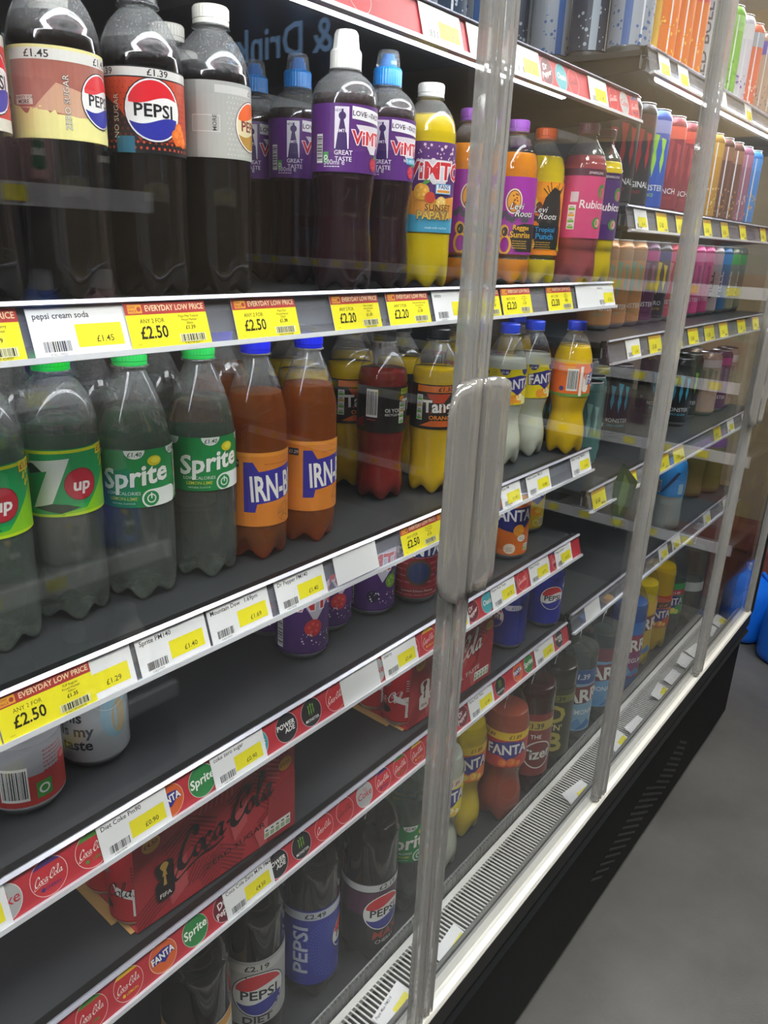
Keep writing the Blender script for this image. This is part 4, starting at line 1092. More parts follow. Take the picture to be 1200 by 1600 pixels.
handle(d1, .630, .682, 1.080, 1.322, 'r'); handle(d2, .690, .742, 1.078, 1.320, 'l')
handle(d3, 1.874, 1.926, 1.080, 1.322, 'r'); handle(d4, 1.934, 1.986, 1.080, 1.322, 'l')

# ------------------------------------------------------------------ shelves
TILT = Vector((-.0105, 0, .0345)).normalized()          # up the leaning ticket rail
RN = Vector((TILT.z, 0, -TILT.x))                         # its outward normal
def rail_pt(y, zb, v=0.0, w=0.0): return Vector((-.085, y, zb)) + TILT * v + RN * w
ROUND = {}
def roundel_art(k):
    if k in ROUND: return ROUND[k]
    a = Art(); R = 16.2
    if k in ('red', 'purple', 'green', 'yellow', 'zero'):
        a.disc(0, 0, R, 'e9c9c4'); a.disc(0, 0, R - .5, 'bf2f3a')
        c = {'purple': '4a2a72', 'green': '4f8a3a', 'yellow': 'e6b82a'}.get(k)
        if c: a.poly(arc(0, 0, R - .5, None, 40, 140, 18), c)
        a.at(script_word('f3ece8' if k != 'zero' else '3a1a22'), -12.6, -3.2, 3.5, 4)
        if c: a.text({'purple': 'CHERRY', 'green': 'LIME', 'yellow': 'LEMON'}[k], 2, -9.6, 2.6, c, b=.02); a.disc(-7, -8.4, 1.7, c)
    elif k == 'grey':
        a.disc(0, 0, R, 'e2dedc'); a.disc(0, 0, R - .5, 'a9a9ab'); a.text('diet', 2, 5.4, 3.2, 'b03a48'); a.text('Coke', 0, -4, 8.6, 'b8303e', b=.02, sh=.15)
    elif k == 'fanta':
        a.disc(0, 0, R, 'e8c8b4'); a.disc(0, 0, R - .5, 'd2602e'); fanta_word(a, 0, -2, 6.6)
    elif k == 'green_round':
        a.disc(0, 0, R, 'd2dccc'); a.disc(0, 0, R - .5, '2f8046'); a.text('Sprite', 0, -3, 8.4, 'f1f4ee', b=.05, sh=.15, rot=4)
    elif k == 'black':
        a.disc(0, 0, R, 'd8c4c4'); a.disc(0, 0, R - .5, '2a2a2e'); a.text('POWER', -.6, .6, 5.2, 'f0f0ee', b=.05, sh=.1); a.text('ADE', 4, -5.6, 5.2, 'f0f0ee', b=.05, sh=.1)
    elif k == 'claw':
        a.disc(0, 0, R, 'd8c4c4'); a.disc(0, 0, R - .5, '26282a'); claw(a, 0, 3, 15, '6f9a3a'); a.text('MONSTER', 0, -9.6, 3.2, 'e6e8e4', b=.02)
    elif k == 'teal':
        a.disc(0, 0, R, 'c8dcdc'); a.disc(0, 0, R - .5, '3f9aa4'); a.text('Oasis', 0, -2.6, 7.4, 'f2f6f4', b=.05, sh=.1, out='1f4a5a', ow=.06)
    elif k == 'maroon':
        a.disc(0, 0, R, 'd8bcbc'); a.disc(0, 0, R - .5, '6a1f2e'); a.text('Dr', -3, 1.8, 7, 'f0eae8', b=.05, sh=.2, rot=18); a.text('Pepper', .6, -5.4, 6.4, 'f0eae8', b=.05, sh=.2, rot=18)
    ROUND[k] = a
    return a
def shelf(name, label, y0, y1, zb, clear_rail=True, brand=None, tube=False, back=-.57, lit_under=False):
    # zb: lower edge of the price rail; the deck lies .034 above it
    t = tag(empty(name, (0, 0, 0)), label, 'shelf')
    dz = zb + .032
    m = MB(); m.box(back, -.104, y0, y1, dz - .010, dz, c=.002); m.build('deck', DECK, t)
    m = MB()
    for y in (y0 + .006, y1 - .010): m.prism([(-.10, dz - .026), (-.10, dz - .010), (back + .01, dz - .010), (back + .01, dz - .070)], y, y + .004)
    m.build('bracket', BLACK, t)
    m = MB(); m.prism([(-.1095, dz - .008), (-.1000, dz - .008), (-.0975, dz + .0042), (-.1080, dz + .0030)], y0, y1); m.build('front_edge', mat('08090b', .45), t)
    m = MB(); P = [rail_pt(0, zb, .0392, .0012), rail_pt(0, zb, .0358, .0034), rail_pt(0, zb, .0355, -.002), rail_pt(0, zb, .0385, -.002)]
    m.prism([(p.x, p.z) for p in P], y0, y1); m.build('chrome_strip', mat('b9b9c8', .25, .45), t)
    m = MB(); P = [rail_pt(0, zb, .001, -.0030), rail_pt(0, zb, .037, -.0030), rail_pt(0, zb, .037, -.0018), rail_pt(0, zb, .001, -.0018)]
    m.prism([(p.x, p.z) for p in P], y0, y1); m.build('price_rail', RAIL, t)
    m = MB(); P = [rail_pt(0, zb, -.0025, -.004), rail_pt(0, zb, -.0030, .0030), rail_pt(0, zb, .0012, .0030), rail_pt(0, zb, .0008, -.004)]
    m.prism([(p.x, p.z) for p in P], y0, y1); m.build('rail_lip', mat('d5d6dc', .25, .2), t)
    if brand:
        m = MB(); P = [rail_pt(0, zb, .0015, -.0014), rail_pt(0, zb, .0350, -.0014), rail_pt(0, zb, .0350, -.0008), rail_pt(0, zb, .0015, -.0008)]
        m.prism([(p.x, p.z) for p in P], y0, y1); s = m.build('brand_strip', mat('b72f3b', .4), t)
        for k, y in brand:
            roundel_art(k).flat('roundel', (rail_pt(y, zb, .0182, -.0008), (0, 1, 0), TILT, RN), s)
    m = MB(); m.box(-.1065, -.1050, y0, y1, dz - .026, dz - .002); m.build('screen_apron', mat('8d8f94', .4, .3), t)  # added opaque lip that screens the unseen tube behind the clear rail
    if tube is True:
        m = MB(); m.tube((-.124, y0 + .06, dz - .0175), (-.124, y1 - .06, dz - .0175), .0065, 8); m.build('light_tube', UNSEEN_TUBE, t)  # unseen tube, added under the lower shelves to brighten the goods below
    elif tube:
        m = MB(); m.tube((-.104, y0 + .08, zb + .006), (-.104, tube, zb + .006), .0075, 10); m.build('light_tube', TUBE, t)
        m = MB(); m.box(-.118, -.098, y0 + .06, tube + .02, zb + .0135, zb + .0185); m.build('tube_holder', WHITE, t)
    return t
S0, S1, S2, S3, S4 = 1.633, 1.363, 1.087, .926, .748
D0, D1, D2, D3, D4, D5 = S0 + .0322, S1 + .0322, S2 + .0322, S3 + .0322, S4 + .0322, .3452
def seq(items): return items
shelf('fridge_shelf', 'topmost shelf in the first bay, with a lit tube under its red price strip', Y0 + .03, YJ - .008, S0, brand=[('red', .60), ('maroon', .955), ('teal', .995), ('zero', 1.03), ('red', 1.16), ('grey', 1.20), ('purple', 1.24)], tube=1.03)
shelf('fridge_shelf', 'second shelf of the first bay, under the dark cola bottles, its clear rail crowded', Y0 + .03, YJ - .008, S1, tube=True)
shelf('fridge_shelf', 'third shelf of the first bay, carrying the clear and orange bottles, with clear ticket rail', Y0 + .03, YJ - .008, S2, tube=True)
b3 = [('grey', .198), ('purple', .237), ('green', .277), ('yellow', .317), ('fanta', .357), ('green_round', .396), ('maroon', .434), ('teal', .468), ('black', .512), ('claw', .551), ('red', .592), ('zero', .630), ('grey', .668), ('purple', .705), ('green', .743), ('yellow', .781), ('fanta', .818), ('green_round', .855), ('maroon', .893), ('teal', .934), ('black', .970), ('claw', 1.008), ('red', 1.043), ('zero', 1.083), ('grey', 1.123), ('purple', 1.16)]
shelf('fridge_shelf', 'fourth shelf of the first bay with red strip of round badges, carrying the scattered cans', Y0 + .03, YJ - .008, S3, brand=b3, tube=True)
b4 = [('purple', .220), ('green', .260), ('yellow', .299), ('fanta', .339), ('green_round', .379), ('maroon', .419), ('teal', .458), ('black', .498), ('claw', .537), ('red', .577), ('zero', .616), ('grey', .655), ('purple', .694), ('green', .733), ('yellow', .773), ('fanta', .812), ('green_round', .851), ('maroon', .890), ('teal', .930), ('black', .968), ('claw', 1.005), ('fanta', 1.064), ('green_round', 1.102), ('teal', 1.16), ('black', 1.220)]
shelf('fridge_shelf', 'lowest shelf of the first bay with red strip of round badges, carrying the red multipacks', Y0 + .03, YJ - .008, S4, brand=b4, tube=True)
T0, T1, T2, T3, T4 = 1.703, 1.480, 1.268, 1.003, .757
E0, E1, E2, E3, E4 = T0 + .0322, T1 + .0322, T2 + .0322, T3 + .0322, T4 + .0322
for zb, lb in ((T0, 'topmost shelf of the far bay, carrying silver and orange cans'), (T1, 'second shelf of the far bay, under the blue and red tall cans'), (T2, 'third shelf of the far bay, carrying peach and pink tall cans'), (T3, 'fourth shelf of the far bay, carrying black and teal tall cans'), (T4, 'lowest shelf of the far bay, nearly empty with pale bottles at the back')):
    shelf('fridge_shelf', lb, YJ + .008, Y1 - .04, zb, tube=(2.2 if zb == T0 else True))

# ------------------------------------------------------------------ price tickets
def ticket_art(kind, w, h, t1='', price='', seed=1, deal=''):
    a = Art(); Yl = 'ece02a'
    if kind == 'deal':
        a.rect(0, 0, w, h, Yl); a.rect(0, h - 9.2, w, h, 'b03a38')
        k = w / 74
        a.rect(3 * k, h - 8, 15 * k, h - 1.6, 'e8a83a'); a.text('LOW', 6.6 * k, h - 4.4, 1.8, 'b03a38', b=.04); a.text('PRICE', 7 * k, h - 7.2, 1.8, 'b03a38', b=.04); a.disc(12.4 * k, h - 5, 1.8, 'b03a38')
        a.text('EVERYDAY LOW PRICE', 45 * k, h - 6.7, 4.2, 'f3d9b0', b=.05, sx=.86 * k)
        a.text('ANY 2 FOR' if deal != '£1.60' else 'ONLY', 22 * k, h - 15.6, 3.2, '3a3712', sx=.92 * k); a.text(deal, 22 * k, h - 27, 9.0, '25240f', b=.05, sx=.84 * k)
        a.text(t1, 56 * k, h - 12.6, 1.9, '4a4618', sx=.9 * k); a.text('Priced Marked', 56 * k, h - 15.4, 1.7, '4a4618'); a.text('500ml', 56 * k, h - 18, 1.7, '4a4618')
        a.text(price, 56 * k, h - 22, 2.9, '25240f', b=.03); a.barcode(44 * k, 2.4, 69 * k, 8.6, 'dfdcae', seed); a.text('4 062139 02' + str(4000 + seed * 37), 56 * k, .5, 1.7, '25240f')
        a.text('01/01', 7 * k, 2, 1.2, '6a661a')
    elif kind == 'white':
        a.rect(0, 0, w, h, 'e9e9ec'); a.text(t1, 4, h - 7.4, 4.1, '26262c', al='l', b=.03); a.barcode(6, 2.4, 29, 11, None, seed); a.text('4 0621390' + str(20 + seed), 17, .5, 1.6, '44444a')
        a.rect(w - 42, 5, w - 5, 21, Yl); a.text(price, w - 20, 8, 4.4, '3a3712', b=.02)
    elif kind == 'yellow':
        a.rect(0, 0, w, h, Yl); a.rect(0, h - 7, w, h, 'c89a2a'); a.text(deal, w * .4, 8, 8, '2a2910', b=.05, sx=.8); a.barcode(w * .6, 2, w * .95, 6, 'dfdcae', seed)
    elif kind == 'blank':
        a.rect(0, 0, w, h, 'e6e6e8')
    return a
tk = [0]
def ticket(y0, y1, zb, kind, label, t1='', price='', deal='', h=34.0, lift=0.0, v0=.0012, x_off=0.0):
    tk[0] += 1
    w = (y1 - y0) * 1000
    o = rail_pt(y0, zb, v0, .0002 + lift)
    m = MB(); P = [rail_pt(0, zb, v0, -.0003 + lift), rail_pt(0, zb, v0 + h / 1000, -.0003 + lift), rail_pt(0, zb, v0 + h / 1000, .0002 + lift), rail_pt(0, zb, v0, .0002 + lift)]
    m.prism([(p.x, 0 + p.z) for p in P], y0, y1)
    c = tag(m.build('price_ticket', ink('e9e9ec')), label, 'price ticket', 'price tickets in the shelf rails')
    ticket_art(kind, w, h, t1, price, tk[0], deal).flat('print', (o, (0, 1, 0), TILT, RN), c, .00005)
    return c
RT = 'in the second rail'
ticket(.190, .264, S1, 'deal', 'red-banded yellow ticket cut off by the left edge, left of the white £1.45 ticket', 'Pepsi Max Cherry', '£1.39', '£2.50')
ticket(.270, .345, S1, 'white', 'white ticket with £1.45 in a yellow box, under the cream-labelled bottle', 'pepsi cream soda', '£1.45', h=33)
ticket(.3445, .4195, S1, 'deal', 'red-banded yellow ticket reading £2.50, touching the white £1.45 ticket', 'Pepsi Max Tropical', '£1.39', '£2.50', lift=.0012)
ticket(.449, .524, S1, 'deal', 'red-banded yellow £2.50 ticket standing alone above the blue-capped orange bottles', 'Pepsi Diet', '£1.39', '£2.50')
ticket(.572, .645, S1, 'deal', 'red-banded yellow £2.20 ticket above the black-capped dark red bottle, left of its twin', 'Vimto Original', '£1.30', '£2.20')
ticket(.659, .734, S1, 'deal', 'red-banded yellow £2.20 ticket just left of the white ticket at the door edge', 'Vimto No Added Sugar', '£1.30', '£2.20')
ticket(.743, .822, S1, 'white', 'white ticket half hidden behind the door edge, right of the two £2.20 tickets', 'vimto', '£1.29')
ticket(.826, .890, S1, 'deal', 'yellow ticket just right of the door edge, partly hidden by it, in the upper rail', 'Levi Roots', '£1.29', '£2.20')
ticket(.894, .971, S1, 'deal', 'red-banded yellow £2.20 ticket right of the door edge, above the pale yellow lemon bottles', 'Levi Roots', '£1.29', '£2.20', lift=.0012)
ticket(1.021, 1.099, S1, 'deal', 'red-banded yellow £2.20 ticket standing alone near the right end of the upper rail', 'Rubicon', '£1.30', '£2.20')
ticket(1.116, 1.189, S1, 'blank', 'blank white ticket near the right end of the upper rail')
ticket(1.1895, 1.256, S1, 'white', 'small white and yellow ticket at the very end of the upper rail', 'Rubicon', '£1.25')
ticket(.140, .213, S2, 'deal', 'yellow ticket cut off by the left edge, in the rail under the clear green-capped bottles', '7UP Zero', '£1.35', '£2.50')
ticket(.2138, .2908, S2, 'deal', 'large red-banded £2.50 ticket above the silver can', '7UP Regular', '£1.35', '£2.50', lift=.0010)
ticket(.262, .329, S2, 'white', 'white ticket with £1.29 tucked behind the large £2.50 ticket', '', '£1.29')
ticket(.334, .408, S2, 'white', 'white ticket with £1.40 below the left of the two white-lettered green labels', 'Sprite PM140', '£1.40')
ticket(.411, .487, S2, 'white', 'white ticket with £1.69 between the two £1.40 tickets', 'Mountain Dew   1.69pm', '£1.69')
ticket(.497, .569, S2, 'white', 'white ticket with £1.40 above the front purple can', 'Dr Pepper PM140', '£1.40')
ticket(.584, .657, S2, 'blank', 'blank white ticket in the third rail above the purple cans', lift=.0015, v0=.003)
ticket(.706, .7815, S2, 'deal', 'red-banded £2.50 ticket above the red and blue can', 'Tango Orange', '£1.35', '£2.50')
ticket(.782, .857, S2, 'deal', 'red-banded yellow ticket mostly behind the door pull, in the third rail', 'Tango Cherry', '£1.35', '£2.50')
ticket(.945, 1.003, S2, 'white', 'white ticket with yellow box just right of the door pull, above the orange can', 'Fanta PM', '£1.40')
ticket(1.022, 1.098, S2, 'white', 'white ticket in the middle of the short rail above the yellow can', 'Fanta Lemon PM135', '£1.40')
ticket(1.176, 1.250, S2, 'white', 'white ticket at the right end of the third rail, under the orange-labelled bottle', 'Fanta Orange PM140', '£1.40')
ticket(.130, .202, S3, 'white', 'white ticket at the left edge over the grey badge, in the upper red strip', 'Coke', '£0.90', h=33, lift=.0006)
ticket(.283, .355, S3, 'white', 'white £0.90 ticket left of the orange badge on the upper red strip', 'Diet Coke Pm90', '£0.90', h=34, lift=.0006)
ticket(.408, .478, S3, 'white', 'white £0.90 ticket above the black lettering of the left multipack', 'coke zero sugar', '£0.90', h=34, lift=.0006)
ticket(.602, .671, S3, 'blank', 'blank white ticket on the upper red strip, left of the second multipack', h=34, lift=.0006)
ticket(.681, .752, S3, 'white', 'white ticket with £3.60 above the open end of the second multipack', 'cherry', '£3.60', h=34, lift=.0006)
ticket(.815, .879, S3, 'white', 'white and yellow ticket just right of the door edge on the upper red strip', '', '£1.30', h=34, lift=.0006)
ticket(.945, 1.017, S3, 'white', 'white ticket right of the teal badge, above the nearest blue can', 'Fanta Fruit Twist', '£0.75', h=34, lift=.0006)
ticket(1.065, 1.133, S3, 'white', 'white ticket above the middle blue can, second from the end of the upper red strip', 'Fanta Orange', '£0.75', h=34, lift=.0006)
ticket(1.158, 1.220, S3, 'white', 'white ticket at the right end of the upper red strip', 'Fanta Lemon', '£0.75', h=33, lift=.0006)
ticket(.418, .488, S4, 'white', 'white £4.50 ticket left of the black badge on the lower red strip', 'Coca Cola Zero M.Pk PM45', '£4.50', h=34, lift=.0006)
ticket(.908, .980, S4, 'white', 'white ticket right of the door edge on the lower red strip, above the yellow bottle', 'Fanta Fruit Twist', '£1.89', h=34, lift=.0006)
ticket(1.124, 1.196, S4, 'white', 'white ticket near the end of the lower red strip, above the dark brown bottle', 'Tizer', '£1.39', h=34, lift=.0006)
ticket(.690, .762, S0, 'white', 'white and yellow ticket on the top red strip left of the door edge', '', '£1.40', h=33, lift=.0006)
ticket(.775, .850, S0, 'blank', 'blank white ticket on the top red strip at the door edge', h=33, lift=.0006)
ticket(.870, .935, S0, 'white', 'white and yellow ticket on the top red strip just right of the door edge', '', '£1.40', h=33, lift=.0006)
ticket(1.075, 1.135, S0, 'white', 'white and yellow ticket near the right end of the top red strip', '', '£1.40', h=33, lift=.0006)
FAR = ((T0, ((1.31, 1.36, 'white'), (1.40, 1.45, 'white'), (1.62, 1.67, 'blank'), (1.80, 1.85, 'white')), 'topmost'),
       (T1, ((1.30, 1.355, 'white'), (1.40, 1.452, 'yellow'), (1.50, 1.55, 'yellow'), (1.66, 1.71, 'yellow'), (1.78, 1.83, 'yellow'), (1.92, 1.97, 'yellow'), (2.10, 2.15, 'yellow'), (2.26, 2.31, 'white')), 'second'),
       (T2, ((1.345, 1.41, 'white'), (1.455, 1.52, 'yellow'), (1.60, 1.64, 'yellow'), (1.68, 1.745, 'yellow'), (1.79, 1.86, 'yellow'), (1.90, 1.965, 'yellow'), (2.05, 2.12, 'yellow'), (2.19, 2.25, 'yellow')), 'third'),
       (T3, ((1.285, 1.345, 'yellow'), (1.43, 1.50, 'yellow'), (1.62, 1.69, 'yellow'), (1.72, 1.79, 'yellow'), (2.02, 2.08, 'yellow'), (2.14, 2.20, 'white'), (2.28, 2.34, 'white')), 'fourth'),
       (T4, ((1.33, 1.40, 'blank'), (1.74, 1.80, 'white'), (1.83, 1.89, 'white'), (2.08, 2.14, 'white'), (2.26, 2.32, 'white')), 'lowest'))
ORD = ('first', 'second', 'third', 'fourth', 'fifth', 'sixth', 'seventh', 'eighth')
for zb, L_, nm in FAR:
    for k, (a_, b_, kd) in enumerate(L_):
        ticket(a_, b_, zb, kd, f'{"yellow" if kd == "yellow" else "blank white" if kd == "blank" else "yellow-boxed white"} ticket, {ORD[k]} from the left in the {nm} rail of the far bay', '', '£1.60' if kd == 'white' else '', '£1.60', h=33)
# tickets lying on the air grille
def loose(x, y, rz, kind, label, price='', w=74.0, h=38.0, tilt=.34, t1=''):
    t = empty('price_ticket', (x, y, .3645 + abs(math.sin(tilt)) * h / 2000), rz); t.rotation_euler = (0, tilt, rz)
    m = MB(); m.box(-h / 2000, h / 2000, -w / 2000, w / 2000, 0, .0004); c = m.build('card', ink('e9e9ec'), t)
    a = ticket_art(kind, w, h, t1, price, 5)
    a.flat('print', ((h / 2000, -w / 2000, .0004), (0, 1, 0), (-1, 0, 0), (0, 0, 1)), c, .00005)
    return tag(t, label, 'price ticket', 'price tickets lying on the air grille')
loose(-.052, .700, .12, 'white', 'white and yellow ticket on the grille below the bottle with a burgundy label', '£2.19', t1='Pepsi Max PM219')
loose(-.045, .845, .10, 'white', 'white and yellow ticket on the grille just right of the door edge', '£1.75')
loose(-.050, 1.330, -.15, 'white', 'white and yellow ticket on the grille near the foot of the third door', '£1.39')
loose(-.055, 1.560, .05, 'white', 'white and yellow ticket lying on the grille inside the third door, nearest the camera there', '£1.39')
loose(-.045, 1.650, -.08, 'white', 'tilted white and yellow ticket beside the first one inside the third door', '£1.39')
loose(-.055, 1.840, .10, 'white', 'white and yellow ticket on the grille in the middle of the third door', '£1.69')
loose(-.052, 1.935, .0, 'blank', 'plain white ticket on the grille by the far edge of the third door')
loose(-.060, 2.050, .1, 'blank', 'plain white ticket on the grille just past the last door edge')
loose(-.055, 2.130, -.1, 'white', 'yellow-boxed ticket on the grille just inside the last door', '£1.19')
loose(-.070, 2.300, .1, 'blank', 'plain white ticket near the far end of the grille')
loose(-.060, 2.375, 0, 'white', 'last ticket at the far end of the grille, white with yellow', '£1.25')

# ------------------------------------------------------------------ first bay, second shelf: dark cola, cordial and fruit drinks
g = 'bottles on the upper shelf'
place('redmax', -.17, .278, D1, 0, 'cola bottle with a red and white label, cut off by the left edge', g)
place('cream', -.17, .353, D1, 6, 'cola bottle with a cream and caramel label reading £1.45', g)
place('tropical', -.17, .427, D1, 8, 'cola bottle with an orange and black label priced £1.39 and a round badge', g)
place('diet', -.17, .500, D1, 6, 'white-capped cola bottle with a plain silver-grey label', g)
place('diet', -.255, .520, D1, 20, 'white-capped cola bottle behind the orange-labelled one, only its cap showing', g)
for x, y, l in ((-.26, .405, 'dark cola bottle in the second row behind the cream label'), (-.26, .330, 'dark cola bottle in the second row at the left edge of the photo'), (-.335, .600, 'dark cola bottle in the third row behind the silver label')):
    place('diet', x, y, D1, 0, l, g)
place('berry_blue', -.338, .706, D1, 16, 'cordial bottle with blue sports cap, leftmost and farthest back of the purple labels', g)
place('berry_blue', -.268, .706, D1, 16, 'cordial bottle with blue sports cap and purple label, second from the left', g)
place('berry', -.150, .652, D1, 20, 'cordial bottle with white sports cap and purple label, tallest on the shelf', g)
place('berry_blue', -.165, .738, D1, 18, 'cordial bottle with blue sports cap just right of the white sports cap', g)
place('berry_blue', -.41, .905, D1, 10, 'cordial bottle whose blue sports cap peeks out behind the white sports cap', g)
place('sunset', -.160, .813, D1, 16, 'yellow drink bottle with white cap and a purple and orange label', g)
place('reggae', -.168, .917, D1, 20, 'orange drink bottle with purple cap and magenta label, partly behind the door edge', g)
place('reggae', -.160, 1.020, D1, 20, 'orange drink bottle with purple cap and magenta label, right of the door edge', g)
place('punch', -.160, 1.103, D1, 10, 'yellow drink bottle with an orange cap and orange label with a dark figure', g)
place('reggae', -.250, 1.190, D1, 10, 'orange drink bottle whose purple cap shows behind the orange cap', g)
place('guava', -.128, 1.172, D1, 18, 'pink drink bottle with a pink label near the end of the upper shelf', g)
place('passion', -.130, 1.2385, D1, 18, 'yellow drink bottle with dark purple label at the very end of the upper shelf', g)

# ------------------------------------------------------------------ first bay, third shelf
g = 'bottles on the middle shelf'
place('seven', -.180, .266, D2, 2, 'clear bottle with green and lime label, cut off by the left edge', g)
place('seven', -.188, .336, D2, 9, 'clear drink bottle with a big white figure and red disc on its green label', g)
place('lime', -.178, .404, D2, -2, 'clear green-capped bottle with white lettering on its green label, left one of two', g)
place('lime', -.174, .477, D2, 15, 'clear green-capped bottle with white lettering on green, next to the orange bottles', g)
place('iron', -.170, .546, D2, 14, 'orange bottle with blue cap and large blue and white lettering, left one of two', g)
place('iron', -.166, .620, D2, 30, 'orange bottle with blue cap, right one of two, its lettering running out of sight', g)
place('tang', -.270, .812, D2, 26, 'yellow-orange drink bottle with black and orange label behind the dark red bottle', g)
place('cherry', -.200, .797, D2, 8, 'dark red drink bottle with black cap and black label with a barcode', g)
place('tang', -.168, .873, D2, 8, 'yellow-orange drink bottle with black label and bold white lettering beside the door pull', g)
place('lemon', -.170, 1.068, D2, 16, 'cloudy pale drink bottle with blue cap and yellow label, partly behind the door pull', g)
place('lemon', -.170, 1.150, D2, 26, 'cloudy pale drink bottle with blue cap and yellow label, right one of two', g)
place('fanorange', -.250, 1.235, D2, 10, 'orange drink bottle behind the second pale lemon bottle', g)
place('fanorange', -.128, 1.215, D2, 14, 'orange drink bottle with orange label and barcode at the end of the middle shelf', g)
for k, (key, x, y, l) in enumerate((('lime', -.262, .336, 'clear bottle in the second row behind the red-disc label'), ('lime', -.262, .416, 'clear misted bottle in the second row, left of the front green caps'), ('lime', -.258, .490, 'clear misted bottle in the second row between the two green caps'),
        ('iron', -.255, .570, 'orange drink bottle in the second row behind the left orange bottle'), ('iron', -.330, .640, 'orange drink bottle in the third row'), ('tang', -.330, .760, 'yellow-orange bottle in the third row behind the right orange bottle'),
        ('tang', -.262, .712, 'yellow-orange bottle in the second row between the blue caps and the dark red bottle'), ('tang', -.255, .905, 'yellow-orange bottle in the second row by the door edge'), ('tang', -.340, .900, 'yellow-orange bottle in the third row by the door edge'),
        ('seven', -.340, .330, 'clear green-labelled bottle in the third row at the left'), ('lime', -.335, .420, 'clear bottle in the third row'), ('fanorange', -.252, 1.075, 'orange drink bottle in the second row behind the left pale lemon bottle'), ('fanorange', -.330, 1.16, 'orange drink bottle in the third row behind the lemon bottles'))):
    place(key, x, y, D2, 40 + 23 * k, l, g)

# ------------------------------------------------------------------ first bay, fourth shelf: loose cans
g = 'cans on the fourth shelf'
place('pinkcan', -.178, .268, D3, 6, 'silver can with barcode and pink print at the left edge of the photo', g)
place('silver', -.190, .345, D3, -4, 'silver can with dark teal lettering on the fourth shelf', g)
place('vcan', -.180, .628, D3, 16, 'purple can with red raspberry, front of the purple cans', g)
place('vcan', -.205, .702, D3, 20, 'purple can with red raspberry, half hidden behind the front purple can', g)
place('vcan_lime', -.190, .778, D3, 14, 'purple can with a green lime, nearest the red and blue can', g)
place('vcan', -.252, .640, D3, -20, 'purple can at the back, just showing left of the front purple can', g)
place('fcan', -.170, .852, D3, 8, 'red and blue can with brick pattern beside the door pull', g)
place('fcan', -.178, .930, D3, 60, 'red and blue can hidden mostly behind the door pull', g)
place('ocan', -.150, 1.090, D3, 22, 'orange can with blue lettering panel, lower right of the door pull', g)
place('lcan', -.190, 1.225, D3, 14, 'yellow-olive can at the right end of the fourth shelf', g)

